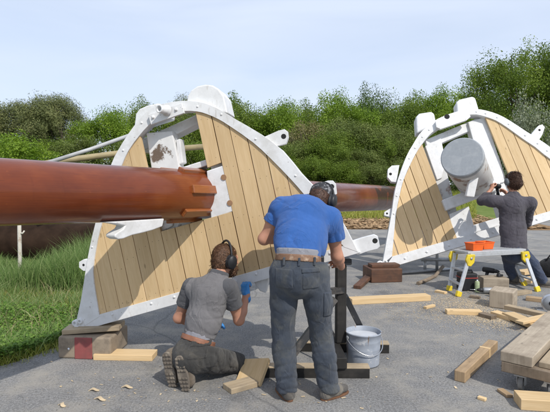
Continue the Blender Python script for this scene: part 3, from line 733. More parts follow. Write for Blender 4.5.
SG = ('brownish olive scrub below the hedge trees','shrub','olive scrub below the hedge trees'); SD = ('bare dry brown shrub among the scrub','shrub','dry shrubs among the scrub'); SV = ('low green shrub at the foot of the hedge','shrub','green shrubs at the hedge foot')
for px, top, w, y, k, l in ((312,124,60,36,'scrub_dry',SD),(345,118,64,37,'scrub_olive',SG),(328,132,54,34,'scrub_green',SV),(388,138,50,34,'scrub_green',SV),(368,124,58,35,'scrub_olive',SG),(392,124,52,36,'scrub_olive',SG),(300,140,54,34,'scrub_olive',SG),(330,143,56,33,'scrub_green',SV),
    (285,148,50,33,'scrub_green',SV),(352,150,50,32,'scrub_olive',SG),(380,148,50,33,'scrub_olive',SG),(405,140,50,34,'scrub_olive',SG),(424,134,50,35,'scrub_green',SV),(310,158,44,31,'scrub_green',SV),(342,161,46,31,'scrub_green',SV),
    (375,163,44,31,'scrub_olive',SG),(402,160,44,31,'scrub_olive',SG),(265,140,54,35,'scrub_green',SV),(240,145,54,35,'scrub_green',SV),(200,140,60,36,'scrub_green',SV),(160,140,60,36,'scrub_olive',SG),(125,142,50,35,'scrub_olive',SG),
    (80,138,60,35,'scrub_olive',SG),(52,140,60,36,'scrub_green',SV),(-20,140,60,35,'scrub_green',SV),(445,130,60,36,'scrub_olive',SG),(480,130,60,36,'scrub_green',SV),(505,120,60,34,'scrub_green',SV),(560,125,70,32,'scrub_green',SV),(600,135,70,31,'scrub_olive',SG)):
    plant(k,'shrub',px,top,w,y,*l)
plant('bush_pale','bush',530,94,56,27,'pale whitish-green bush under the big oak at the right','bush',None)

# grass blades
def blades(name, region, n, hmin, hmax, wid, mat, lean=.35, patch=None):
    P = region(n); n = len(P); h = rng.uniform(hmin,hmax,n)
    if patch is not None: h *= patch(P)
    a = rng.uniform(0,2*PI,n); dx, dy = np.cos(a), np.sin(a); l = rng.normal(size=(n,2))*lean*h[:,None]
    z0 = np.full(n,-.006); w = wid*rng.uniform(.6,1.3,n)
    B = np.stack([P[:,0],P[:,1],z0],1); D = np.stack([dx*w/2,dy*w/2,0*w],1)
    Mi = B+np.stack([l[:,0]*.35,l[:,1]*.35,h*.6],1); T = B+np.stack([l[:,0],l[:,1],h],1)
    V = np.stack([B-D,B+D,Mi+D*.7,Mi-D*.7,T],1).reshape(-1,3)
    base = np.arange(n)*5
    q = np.stack([base,base+1,base+2,base+3],1); t = np.stack([base+3,base+2,base+4],1)
    me = bpy.data.meshes.new(name); me.vertices.add(5*n); me.vertices.foreach_set('co', V.ravel().astype(np.float32))
    li = np.concatenate([q.ravel(), t.ravel()]).astype(np.int32); me.loops.add(len(li)); me.loops.foreach_set('vertex_index', li)
    me.polygons.add(2*n); me.polygons.foreach_set('loop_start', np.concatenate([np.arange(0,4*n,4), 4*n+np.arange(0,3*n,3)]).astype(np.int32))
    r = rng.uniform(0,1,n); at = me.attributes.new('rnd','FLOAT','FACE'); at.data.foreach_set('value', np.concatenate([r,r]).astype(np.float32))
    me.materials.append(M[mat]); me.update(calc_edges=True); me.validate()
    o = bpy.data.objects.new(name, me); C.objects.link(o); return tag(o, kind='stuff')
ey = np.array([p.y for p in edge]); ex = np.array([p.x for p in edge])
def left_region(y0, y1, extra=1.0, edge_off=.02, pw=1.0):
    def f(n):
        y = y0+(y1-y0)*rng.uniform(0,1,n)**pw; xr = np.interp(y, ey, ex)-edge_off; xl = -.58*y-extra
        u = rng.uniform(0,1,n); x = xl+(xr-xl)*u; k = x < xr; return np.stack([x[k],y[k]],1)
    return f
M['g_lawn'] = leaf('lawn_blade', (.18,.23,.035), (.33,.36,.065), (.50,.46,.14), .35)
M['g_tall'] = leaf('tall_blade', (.10,.18,.05), (.19,.28,.08), (.31,.37,.16), .35)
def pn(P): return .55+.9*np.clip(.5+.5*np.sin(P[:,0]*2.3+1.3*np.sin(P[:,1]*1.7))*np.sin(P[:,1]*2.1+.7),0,1)
blades('lawn_grass', left_region(3.4,9.5,.8), 52000, .03,.10,.006,'g_lawn',.5,pn)
def ptall(P): return np.clip(.40+.75*np.exp(-((P[:,0]+3.05)/.75)**2) + .35*np.sin(P[:,0]*3.1)*np.sin(P[:,1]*2.3),.3,1.3)
blades('tall_grass', left_region(6.6,9.0,.8), 15000, .25,.60,.010,'g_tall',.32,ptall)
def fringe(n):
    y = rng.uniform(3.4,8,n); x = np.interp(y, ey, ex)+rng.normal(size=n)*.07+.05*np.sin(y*9); return np.stack([x,y],1)
blades('fringe_grass', fringe, 2600, .02,.11,.006,'g_lawn',.8)
M['g_straw'] = leaf('straw_blade', (.30,.25,.12), (.42,.36,.19), (.50,.45,.27), .2)
blades('dry_grass', left_region(4.4,9.0,.8), 1300, .06,.30,.005,'g_straw',.7)
blades('edge_grass', left_region(4.0,6.6,.9), 9000, .06,.22,.008,'g_tall',.5,pn)
# leafy weeds near the front of the lawn
rP = left_region(3.3,5.6,.6,.04)(26000); hh = rng.uniform(.01,.12,len(rP))*pn(rP)
N = unit(len(rP))*.6+np.array([0,0,1]); N /= np.linalg.norm(N,axis=1,keepdims=True)
me = leaf_mesh('weeds', np.stack([rP[:,0],rP[:,1],hh],1), N, rng.uniform(.015,.045,len(rP)), [M['leaf_weed']], rng.uniform(0,1,len(rP)), aspect=.75)
o = bpy.data.objects.new('weeds', me); C.objects.link(o); tag(o, kind='stuff')
# grass on the bank
def bank_region(n):
    y = rng.uniform(20.5,31,n); x = rng.uniform(-.1,.42,n)*y; return np.stack([x,y],1)
ob = blades('bank_grass', bank_region, 16000, .12,.42,.03,'g_lawn',.4)
v = np.empty(len(ob.data.vertices)*3, np.float32); ob.data.vertices.foreach_get('co', v); v = v.reshape(-1,3)
b0 = np.repeat(v[0::5,:2]*.5+v[1::5,:2]*.5, 5, axis=0); v[:,2] += np.array([bank_h(x,y) for x,y in b0]); ob.data.vertices.foreach_set('co', v.ravel())
# ------------------------------------------------------------------ props on the ground
X, Y, Z = Vector((1,0,0)), Vector((0,1,0)), Vector((0,0,1))
def rot(a): return (Vector((math.cos(a), math.sin(a), 0)), Vector((-math.sin(a), math.cos(a), 0)), Z)
def plank_on(name, p0, p1, width, thick, mat, label, cat, z=0.0, z1=None, group=None, roll=0, bev=.004):
    """board lying from p0 to p1 (ground points along its centre line), underside at z"""
    a, b = Vector((p0.x,p0.y,z)), Vector((p1.x,p1.y,z if z1 is None else z1)); d = (b-a); L = d.length; d.normalize()
    s = d.cross(Z).normalized(); u = s.cross(d).normalized()
    if roll: s, u = s*math.cos(roll)+u*math.sin(roll), u*math.cos(roll)-s*math.sin(roll)
    mb = MB(); mb.box((a+b)/2+u*thick/2, (L, width, thick), (d, s, u))
    return tag(mb.build(name, mat, None, bev, 2, loc=(a+b)/2), label, cat, group)
# blocks under the near top's corner
c = G(82, 359); ax = rot(math.radians(-4))
t = thing('support_block', 'grey concrete block with a faded red panel under the near rim\'s corner', 'block', (c.x, c.y+.19, 0))
o = Vector((c.x, c.y, 0)); D3 = lambda x, y, z: o + ax[0]*x + ax[1]*y + Z*z
mb = MB(); mb.box(D3(.02,.20,.095), (.47,.40,.19), ax); mb.build('body', M['stone'], t, .018, 3)
mb = MB(); mb.box(D3(.015,-.002,.095), (.155,.012,.186), ax); mb.build('red_panel', M['redpaint'], t, .004, 1)
mb = MB(); mb.ball(D3(-.115,.0,.085), (.014,.014,.014), 8); mb.build('bolt', M['chrome'], t)
plank_on('packing_board', D3(-.21,.14,0), D3(.28,.20,0), .20, .042, M['pine_grey'], 'pale packing board between the concrete block and the near white rim', 'board', .192, .222)
# board on the ground beside it
plank_on('board', G(97,357), G(155,358), .16, .05, M['pine'], 'clean pale board lying flat beside the concrete block at the left', 'board')
# brown block under the far top
c = G(385.5, 283); ax = rot(math.radians(8)); mb = MB(); cc_ = Vector((c.x,c.y+.24,0))
mb.box(cc_+Z*.105, (.50,.42,.21), ax); o = mb.build('support_block', M['brownblock'], None, .012, 2, loc=cc_); tag(o, 'dark brown timber block under the far white rim\'s corner', 'block')
mb = MB(); mb.box(cc_+Vector((.03,.02,.236)), (.46,.20,.046), ax); o = mb.build('packing_board', M['brownblock'], None, .006, 2, loc=cc_+Z*.22); tag(o, 'thin brown packing board on the dark brown block', 'board')
# loose boards and offcuts
plank_on('board', G(350,303.5), G(428,299.5), .15, .07, M['pine'], 'long pale board lying alone on the asphalt right of the black trestle', 'board')
o = plank_on('wedge', G(357,289), G(369,281), .11, .05, M['brownblock'], 'small brown wedge on the ground left of the dark brown block', 'wedge', .0, .05)
plank_on('board', G(241,376), G(266,381), .25, .035, M['pine'], 'yellow pine offcut leaning on the black trestle\'s foot, right of the kneeling man', 'offcut', .012, .055, roll=math.radians(-32))
plank_on('board', G(227,391.5), G(254,384), .13, .04, M['pine_grey'], 'small grey-brown offcut flat on the ground behind the kneeling man\'s knees', 'offcut')
plank_on('board', G(446,313.5), G(481,314.5), .10, .05, M['pine'], 'short pale board in the sawdust, left of the small brown offcut', 'board')
plank_on('board', G(481,316), G(494,319.5), .10, .045, M['oldwood'], 'small brown offcut at the right end of the short pale board', 'offcut')
plank_on('board', G(494,315), G(514,321), .12, .05, M['pine'], 'half buried pale offcut in front of the nearer grey block', 'offcut')
plank_on('board', G(508,318), G(575,347), .15, .05, M['pine'], 'long pale plank with a square end running out of the photo at the right', 'board', .02)
plank_on('board', G(506,313), G(580,330), .10, .05, M['pine_grey'], 'long brownish plank lying on edge behind the long pale plank', 'board', .05)
plank_on('board', G(494,281), G(530,283), .16, .055, M['pine_grey'], 'brown board on the ground under the work platform, behind the grey blocks', 'board')
plank_on('board', G(520,282.5), G(536,281), .20, .06, M['pine'], 'pale board beside the woman\'s shoes', 'board')
plank_on('board', G(519,278), G(534,276), .20, .05, M['pine'], 'pale board stacked on another beside the woman\'s shoes', 'board', .062)
plank_on('board', G(526,300), G(560,304), .11, .05, M['timber'], 'used brown board lying between the saw and the nearer grey block', 'board', .0)
plank_on('board', G(470,297.5), G(480,299), .06, .035, M['oldwood'], 'dark little offcut in front of the black tool case', 'offcut')
plank_on('board', G(519,331), G(556,322), .09, .028, M['pine'], 'thin pale lath lying across the long pale plank at the right', 'lath', .075)
plank_on('board', G(425,309), G(434,306.5), .045, .03, M['pine'], 'short pale offcut at the left edge of the sawdust', 'offcut')
plank_on('board', G(507,296.5), G(529,293), .10, .045, M['pine_grey'], 'grey-brown board between the two grey timber blocks and the woman', 'board', .0)
# squared timber
t = thing('timber', 'short squared timber lying alone with a pale strap round it', 'timber', tuple(G(478,362)))
p0, p1 = G(459.5,382), G(493,349); d = (p1-p0).normalized(); s = d.cross(Z).normalized()
mb = MB(); mb.box((p0+p1)/2+Z*.042, ((p1-p0).length,.082,.084), (d,s,Z)); mb.build('beam', M['timber'], t, .006, 2)
mb = MB(); q = p0.lerp(p1,.72); mb.box(q+Z*.0435, (.03,.088,.089), (d,s,Z)); mb.build('strap', M['pine'], t, .003, 1)
# grey blocks
for (px, py, ang, sz, lab) in ((512,311,-.62,(.27,.30,.215),'nearer of the two grey timber blocks, among the sawdust'),(500,291.5,-.1,(.36,.26,.17),'farther grey timber block, with a small black drill bit holder on it')):
    c = G(px, py); ax = rot(ang); cc_ = Vector((c.x, c.y+.22, 0)); mb = MB(); mb.box(cc_+Z*sz[2]/2, sz, ax)
    tag(mb.build('timber_block', M['greywood'], None, .012, 2, loc=cc_), lab, 'block')
blkz = .17; c = G(500,291.5); mb = MB(); q = Vector((c.x+.07,c.y+.20,blkz+.001))
mb.lathe([(.03,0),(.03,.03),(.022,.036),(.022,.055),(.0001,.055)], q, Z, 12); mb.box(q+Vector((.03,0,.02)), (.06,.03,.03)); tag(mb.build('bit_holder', M['black'], None, .003, 1, loc=q), 'small black fitting lying on the farther grey block', 'tool')
# trolley with two thick planks
t = thing('dolly', 'low dolly with a swivel caster at the lower right corner, under two thick planks', 'dolly', tuple(G(524,392)))
P0 = Vector((1.70,3.42,0)); d = Vector((.66,.75,0)).normalized(); s = d.cross(Z).normalized()
cen = P0+d*.75
mb = MB(); 
for k in (.18, 1.25): mb.box(P0+d*k+s*.12+Z*.1285, (.10,.44,.015), (d,s,Z))
mb.build('deck_bar', M['blacksteel'], t, .004, 1)
for k, e in ((.10,.055),(1.25,-.02),(.10,.25),(1.25,.27)):
    w = P0+d*k+s*e
    mb = MB(); mb.box(w+Z*.115, (.10,.08,.010), (d,s,Z)); 
    for q in (-1,1): mb.box(w+s*.026*q+Z*.078, (.045,.005,.07), (d,s,Z))
    cs = mb.build('caster', M['galv'], t)
    mb = MB(); prof = [(.0001,-.019),(.020,-.019),(.022,-.014),(.042,-.014),(.050,-.016),(.053,-.010),(.053,.010),(.050,.016),(.042,.014),(.022,.014),(.020,.019),(.0001,.019)]
    mb.lathe(prof, w+Z*.053, s, 24); mb.build('wheel', M['wheelgrey'] if 'wheelgrey' in M else M['galv'], cs)
for z, off, w_, L, lab in ((.137,.11,.34,1.5,'lower weathered thick plank on the dolly at the lower right'),(.2135,.04,.215,1.5,'upper worn thick plank on the dolly, nearest the lone timber')):
    a = P0+s*off+Z*z; b = a+d*L
    mb = MB(); mb.box((a+b)/2+Z*.0375, (L,w_,.075), (d,s,Z)); tag(mb.build('plank', M['greywood'] if z > .2 else M['oldwood'], None, .006, 2, loc=(a+b)/2), lab, 'plank')
a = P0+s*.235+Z*.2135+d*.05; mb = MB(); mb.box(a+d*.7+Z*.02, (1.4,.12,.04), (d,s,Z)); tag(mb.build('plank', M['pine_grey'], None, .004, 1, loc=a+d*.7), 'thin plank beside the upper thick plank on the dolly', 'plank')
plank_on('board', G(517,405), G(575,409), .15, .075, M['pine'], 'pale board at the bottom right corner below the caster', 'board')

plank_on('board', G(500,391), G(510,398), .05, .022, M['timber'], 'thin dark-edged splinter of board beside the dolly\'s caster', 'offcut')
plank_on('board', G(478,398.5), G(486,401), .035, .02, M['pine'], 'tiny pale offcut on the asphalt left of the dolly', 'offcut')
plank_on('board', G(436,292), G(446,294), .07, .03, M['pine'], 'small pale offcut left of the work platform', 'offcut')
# black trestle: two foot timbers, post, braces, screw rod
c = Vector((.555,4.02,0)); t = thing('trestle', 'black timber trestle propping the near top, behind the man in the blue T-shirt', 'trestle', tuple(c))
def foot(pa, pb, th, h):
    a, b = pa, pb; d = (b-a).normalized(); s_ = d.cross(Z)
    mb = MB(); mb.box((a+b)/2+Z*(h*.5-.004), ((b-a).length,th,h-.008), (d,s_,Z)); f = mb.build('foot', M['darkwood'], t, .003, 1)
    mb = MB(); mb.box((a+b)/2+Z*(h-.003), ((b-a).length+.004,th+.003,.012), (d,s_,Z)); mb.build('bare_top', M['pine_grey'], f, .002, 1)
foot(Vector((-.12,3.72,0)), Vector((.735,3.705,0)), .09,.085); foot(Vector((.20,4.31,0)), Vector((1.02,4.26,0)), .09,.085)
mb = MB(); mb.box(Vector((.50,4.0,.125)), (.09,.72,.085), rot(.03)); mb.build('cross_bearer', M['darkwood'], t, .004, 1)
mb = MB(); mb.box(Vector((.555,4.02,.50)), (.085,.075,.66), rot(.1)); mb.build('post', M['darkwood'], t, .006, 1)
def bar(a, b, w, h, name, mat):
    a, b = Vector(a), Vector(b); d = (b-a).normalized(); s_ = d.cross(Y).normalized(); mb = MB(); mb.box((a+b)/2, ((b-a).length,w,h), (d,s_,d.cross(s_))); return mb.build(name, mat, t, .004, 1)
bar((.60,4.07,.55),(.83,4.24,.10),.05,.05,'brace',M['blacksteel']); bar((.50,3.98,.55),(.12,3.78,.12),.06,.05,'brace',M['blacksteel'])
bar((.555,4.06,.50),(.60,4.28,.10),.05,.05,'brace',M['blacksteel'])
mb = MB(); mb.box((.555,4.02,.86), (.16,.12,.05), rot(.1)); mb.build('head_pad', M['blacksteel'], t, .006, 1)
mb = MB(); mb.tube([(.44,3.93,.20),(.44,3.93,.83)], .011, 10); mb.box((.50,3.97,.62),(.16,.05,.05), rot(.4)); mb.build('screw_rod', M['blacksteel'], t)
mb = MB(); mb.box((.437,3.90,.60),(.025,.02,.12)); mb.build('tag_plate', M['yellow'], t, .004, 1)
# bucket
c = G(363.5, 364); c.y += .02; t = thing('bucket', 'grey metal paint bucket with drips, standing on the asphalt by the trestle', 'bucket', tuple(c))
mb = MB(); mb.lathe([(.0001,.004),(.128,.004),(.131,0),(.133,.012),(.139,.13),(.1395,.135),(.1415,.142),(.1405,.150),(.1415,.2),(.1435,.206),(.1425,.214),(.146,.262),(.151,.266),(.152,.274),(.148,.278),(.143,.272),(.136,.20),(.124,.04),(.0001,.035)], c, Z, 48)
mb.build('pail', M['bucketpaint'], t)
mb = MB(); mb.lathe([(.0001,.236),(.06,.238),(.1385,.236)], c, Z, 32); mb.build('paint', M['paintwhite'], t)
mb = MB(); pts = []
for k in range(21):
    a = PI*k/20; pts.append(c+Vector((math.cos(a+3.5)*.160, math.sin(a+3.5)*.160, .235-.12*math.sin(a))))
mb.tube(pts, .0035, 8); mb.build('handle', M['chrome'], t)
for a in (3.5, 3.5+PI):
    mb = MB(); q = c+Vector((math.cos(a)*.148, math.sin(a)*.148, .235)); mb.lathe([(.020,0),(.020,.006),(.010,.012),(.0001,.012)], q, (math.cos(a), math.sin(a), 0), 12); mb.build('ear', M['galv'], t)
random.seed(3)
# folding work platform
FL, FR, BL, BR = G(458,296.5), G(538,291.5), G(449,290.5), G(525,285.5)
HT = .585; TL = W(469.5,253,6.53); TR = W(524,252,6.83)
t = thing('work_platform', 'aluminium folding work platform with yellow feet and corners', 'platform', tuple((FL+BR)/2))
tx = (TR-TL); tx.z = 0; tx.normalize(); ty = Vector((-tx.y, tx.x, 0)); tc_ = (TL+TR)/2; tc_.z = HT
A = Vector((TL.x,TL.y,HT)); Lt = (Vector((TR.x,TR.y,HT))-A).length
mb = MB(); mb.box(A+tx*Lt/2+ty*.15+Z*-.012, (Lt+.06,.32,.03), (tx,ty,Z)); mb.build('deck', M['alu'], t, .006, 2)
mb = MB()
for k in range(9): mb.box(A+tx*Lt/2+ty*(.03+.03*k)+Z*.005, (Lt,.010,.004), (tx,ty,Z))
mb.build('tread', M['galv'], t)
mb = MB()
for e in (.0,.30): mb.box(A+tx*Lt/2+ty*e+Z*-.045, (Lt-.02,.022,.05), (tx,ty,Z)); 
mb.build('side_rail', M['alu'], t, .004, 1)
for top, ft in ((A+Z*-.05,FL),(A+tx*Lt+Z*-.05,FR),(A+ty*.30+Z*-.05,BL),(A+tx*Lt+ty*.30+Z*-.05,BR)):
    d = (ft-top).normalized(); sx = d.cross(ty).normalized(); b = ft-d*.03
    mb = MB(); mb.box((top+b)/2, ((b-top).length,.055,.028), (d,sx,d.cross(sx))); lg = mb.build('leg', M['alu'], t, .004, 1)
    mb = MB(); mb.box(ft-d*.03+Z*.004, (.075,.075,.045), (d,sx,d.cross(sx))); mb.build('rubber_foot', M['yellow'], lg, .008, 2)
    mb = MB(); q = top-Z*.035; yo = ty*(-.022 if (ft in (FL,FR)) else .022)
    PC = Plane(q+yo, tx, Z); sg = 1 if ft in (FR,BR) else -1
    mb.prism([(-sg*.07,.05),(sg*.055,.055),(sg*.085,-.02),(sg*.05,-.10),(-sg*.0,-.11),(-sg*.055,-.06)], PC, -.016,.016); mb.build('corner_bracket', M['yellow'], lg, .008, 2)
    mb = MB(); mb.lathe([(.018,0),(.018,.008),(.0001,.010)], q+yo*1.75, yo, 12); mb.build('pivot', M['galv'], lg)
for a_, b_ in ((FL,BL),(FR,BR)):
    ta = A+Z*-.05 if a_ is FL else A+tx*Lt+Z*-.05
    for f in (.38,.72):
        p0 = ta.lerp(a_,f); p1 = (ta+ty*.30).lerp(b_,f); d = (p1-p0).normalized(); sx = d.cross(Z).normalized(); mb = MB(); mb.box((p0+p1)/2, ((p1-p0).length,.05,.022), (d,sx,d.cross(sx))); mb.build('rung', M['alu'], t, .003, 1)
# orange bins
for px0, px1, lab in ((472,486,'left one of the two orange plastic bins on the work platform'),(485,501,'right one of the two orange plastic bins on the work platform')):
    f = (px0+px1)/2; q = A+tx*((f-469.5)/54.5*Lt)+ty*(.10 if px0 < 480 else .17)+Z*.008
    mb = MB(); w_, d_, h_ = .185,.17,.092
    def ringpts(w, d, z): return [q+tx*x*w/2+ty*y*d/2+Z*z for x, y in ((-1,-1),(1,-1),(1,1),(-1,1))]
    i0 = mb.add(ringpts(w_*.86,d_*.86,0)); i1 = mb.add(ringpts(w_,d_,h_)); i2 = mb.add(ringpts(w_*1.06,d_*1.06,h_)); i3 = mb.add(ringpts(w_*1.06,d_*1.06,h_+.012)); i4 = mb.add(ringpts(w_*.95,d_*.95,h_+.012)); i5 = mb.add(ringpts(w_*.80,d_*.80,.008))
    for a_, b_ in ((i0,i1),(i1,i2),(i2,i3),(i3,i4),(i4,i5)):
        for k in range(4): k2=(k+1)%4; mb.face([a_+k,a_+k2,b_+k2,b_+k])
    mb.face([i0+3,i0+2,i0+1,i0]); mb.face([i5,i5+1,i5+2,i5+3])
    tag(mb.build('bin', M['orange'], None, .004, 2, loc=q), lab, 'bin')
# black tool case and spray can under it
c = G(470,291.5); t = thing('tool_case', 'black tool case under the left end of the work platform', 'case', (c.x,c.y+.1,0))
mb = MB(); mb.box(Vector((c.x,c.y+.12,.125)), (.22,.20,.25), rot(.1)); mb.build('body', M['black'], t, .02, 3)
mb = MB(); mb.tube([(c.x-.07,c.y+.1,.25),(c.x-.06,c.y+.1,.285),(c.x+.06,c.y+.1,.285),(c.x+.07,c.y+.1,.25)], .010, 8); mb.build('handle', M['black'], t)
mb = MB(); mb.box(Vector((c.x,c.y+.12,.185)), (.224,.204,.012), rot(.1)); mb.build('seam', M['red'], t)
c = G(477,292); t = thing('spray_can', 'small pale green spray can beside the black tool case', 'can', tuple(c))
mb = MB(); mb.lathe([(.0001,0),(.032,0),(.033,.008),(.033,.14),(.024,.155),(.0001,.156)], c, Z, 20); mb.build('body', plain('can_green', (.32,.38,.22), .4, .3, 30), t)
mb = MB(); mb.lathe([(.012,.156),(.012,.172),(.0001,.173)], c, Z, 12); mb.build('nozzle', M['paintwhite'], t)
# upright drill and drill lying down
def drill(name, label, o, d, u, mat2, sc_=1.0):
    o = Vector(o); d = Vector(d).normalized(); u = Vector(u).normalized(); s_ = d.cross(u)
    t = thing(name, label, 'drill', tuple(o)); k = sc_
    mb = MB(); mb.tube([o-d*.09*k,o-d*.085*k,o-d*.02*k,o+d*.05*k,o+d*.065*k], [.020*k,.033*k,.035*k,.032*k,.026*k], 16); mb.build('motor', mat2, t)
    mb = MB(); mb.tube([o+d*.066*k,o+d*.09*k,o+d*.125*k], [.024*k,.024*k,.012*k], 14); ch = mb.build('chuck', M['blacksteel'], t)
    mb = MB(); mb.tube([o+d*.12*k,o+d*.20*k], .004*k, 8); mb.build('bit', M['chrome'], ch)
    mb = MB(); mb.tube([o-u*.02*k-d*.03*k,o-u*.08*k-d*.045*k,o-u*.125*k-d*.05*k], [.022*k,.019*k,.024*k], 12); mb.build('grip', M['black'], t)
    mb = MB(); mb.box(o-u*.15*k-d*.04*k, (.105*k,.07*k,.05*k), (d,s_,u)); mb.build('battery', M['black'], t, .008*k, 2)
    return t
c = G(489.5,284); drill('drill', 'black cordless drill standing upright on its battery under the work platform', c+Z*.21, (.55,-.83,0), Z, M['black'], 1.2)
c = G(489,294); drill('drill', 'metal-bodied drill lying on its side in the sawdust before the farther grey block', c+Z*.05, (-1,.15,.02), Vector((.1,.8,-.1)), M['galv'], 1.25)
# circular saw at the right edge
c = G(549,314); t = thing('circular_saw', 'circular saw with a bright guard at the right edge of the photo', 'saw', tuple(c))
n_ = Vector((-.5,-.85,.1)).normalized(); cc_ = Vector((c.x+.06,c.y+.05,.115))
mb = MB(); mb.lathe([(.0001,0),(.10,0),(.112,.004),(.112,.04),(.10,.045),(.0001,.045)], cc_, n_, 36); mb.build('guard', M['chrome'], t)
mb = MB(); mb.lathe([(.0001,0),(.092,0),(.092,.002),(.0001,.002)], cc_+n_*.048, n_, 36); mb.build('blade', M['galv'], t)
mb = MB(); mb.lathe([(.0001,.052),(.03,.052),(.03,.064),(.0001,.066)], cc_, n_, 20); mb.build('arbor', M['black'], t)
mb = MB(); mb.box(Vector((c.x+.06,c.y+.06,.006)), (.30,.14,.008), rot(-.5)); mb.build('shoe_plate', M['alu'], t, .002, 1)
mb = MB(); mb.tube([cc_-n_*.02,cc_-n_*.14,cc_-n_*.19], [.05,.048,.03], 16); mb.build('motor', M['black'], t)
mb = MB(); mb.tube([cc_+Z*.06-n_*.05,cc_+Z*.14-n_*.06,cc_+Vector((.12,.0,.13))-n_*.06,cc_+Vector((.17,0,.05))-n_*.06], .016, 10); mb.build('handle', M['black'], t)
# black bag
c = G(549,279); mb = MB(); t = thing('bag', 'round black bag on the ground at the right edge, behind the woman', 'bag', (c.x+.12,c.y+.2,0))
mb.ball(Vector((c.x+.15,c.y+.2,.15)), (.22,.16,.16), 20); mb.build('body', M['canvas'], t)
mb = MB(); mb.tube([(c.x+.02,c.y+.15,.25),(c.x+.08,c.y+.13,.36),(c.x+.22,c.y+.13,.36),(c.x+.28,c.y+.15,.25)], .014, 8); mb.build('handle', M['canvas'], t)
# steel tube stand under the far top
c = G(436,272); yb = c.y; t = thing('pipe_stand', 'grey tubular steel stand on the asphalt beneath the far top', 'stand', tuple(c))
q = lambda px, py, dy=0: W(px, py, yb+dy)
mb = MB(); mb.tube([q(421,259.5),q(451,259.5)], .032, 12); mb.build('rail', M['galv'], t)
mb = MB(); mb.tube([q(451,259.5)-X*.004,q(453,259.5)], .042, 12); mb.build('end_stop', M['black'], t)
for px in (425,437):
    mb = MB(); b = q(px,262); mb.tube([b+Z*(.38 if px>430 else .04), (b.x,b.y,.0)], .026, 12); mb.build('upright', M['galv'], t)
mb = MB(); g0 = q(425,262); mb.tube([(g0.x-.5,g0.y-.25,.03),(g0.x+.1,g0.y-.02,.03),(g0.x+.75,g0.y+.22,.03)], .026, 10); mb.build('base_rail', M['galv'], t)
mb = MB(); mb.tube([G(418,285)+Z*.025,G(427,281.5)+Z*.025,G(435,277.5)+Z*.025,G(440,273.5)+Z*.06,W(443,266.5,G(441,273).y+.05)], .028, 12); o = mb.build('hoop', M['oldwood'], None, loc=G(430,281)); tag(o, 'bent wooden hoop lying under the far top, by the pipe stand', 'hoop')
# stake by the spar
b = G(19,278); t = thing('stake', 'peeling white birch stake standing in the grass at the left', 'stake', tuple(b)); T_ = W(19.5,222,b.y)
mb = MB(); mb.tube([b-Z*.1,b.lerp(T_,.4)+X*.012,b.lerp(T_,.8),T_+Z*.25], [.034,.031,.030,.027], 12); mb.build('stem', M['birch'], t)
mb = MB(); q0 = b.lerp(T_,.80); mb.tube([q0,q0+Vector((.06,-.01,.0)),q0+Vector((.085,-.01,.04))], [.016,.014,.012], 8); mb.build('twig', M['birch'], t)
# wood shavings one can tell apart near the camera
for px, py, L, lab in ((94,391,.075,'curled pale shaving nearest the lower left grass'),(62,406,.065,'pale splinter at the very bottom left'),(100,400,.09,'long dark-edged bark splinter on the asphalt at the lower left'),(127,388,.085,'forked pale splinter in front of the clean pale board')):
    p = G(px,py); a = random.uniform(-.4,.5); d = Vector((math.cos(a),math.sin(a),0)); s_ = Vector((-d.y,d.x,0)); mb = MB()
    pr = [p+d*L*(k/6-.5)+s_*.012*math.sin(k)+Z*(.006+.012*math.sin(PI*k/6)) for k in range(7)]
    for k in range(6):
        w0, w1 = .013*math.sin(PI*(k+.4)/7.2)+.003, .013*math.sin(PI*(k+1.4)/7.2)+.003
        i = mb.add([pr[k]-s_*w0,pr[k]+s_*w0,pr[k+1]+s_*w1,pr[k+1]-s_*w1,pr[k]-s_*w0-Z*.004,pr[k]+s_*w0-Z*.004,pr[k+1]+s_*w1-Z*.004,pr[k+1]-s_*w1-Z*.004])
        mb.face([i,i+3,i+2,i+1]); mb.face([i+4,i+5,i+6,i+7]); mb.face([i,i+4,i+7,i+3]); mb.face([i+1,i+2,i+6,i+5])
    tag(mb.build('splinter', M['shaving'], None, loc=p), lab, 'splinter')
# ------------------------------------------------------------------ people: signed distance shapes turned into one surface each
V3 = lambda p: np.array(tuple(p), np.float32)
def cap(a, b, ra, rb, flat=None):
    a, b = V3(a), V3(b); ab = b-a; L2 = float(ab@ab)+1e-9
    lo = np.minimum(a,b)-max(ra,rb)*1.25; hi = np.maximum(a,b)+max(ra,rb)*1.25
    def f(P):
        t = np.clip(((P-a)@ab)/L2, 0, 1); q = P-a-t[:,None]*ab
        if flat is not None:
            w, s = V3(Vector(flat[0]).normalized()), flat[1]; q = q + ((q@w)*(1/s-1))[:,None]*w
        d = np.sqrt((q*q).sum(1))-(ra+(rb-ra)*t)
        return d*(min(1, flat[1]) if flat is not None and flat[1] < 1 else 1)
    return f, lo, hi
def ell(c, r, ax=None):
    c = V3(c); ax = np.stack([V3(a) for a in (ax or (X,Y,Z))]); r = np.array(r, np.float32); mr = float(r.max())
    def f(P):
        q = (P-c)@ax.T; k0 = np.sqrt(((q/r)**2).sum(1)); k1 = np.sqrt(((q/(r*r))**2).sum(1))+1e-6
        return k0*(k0-1)/k1
    return f, c-mr, c+mr
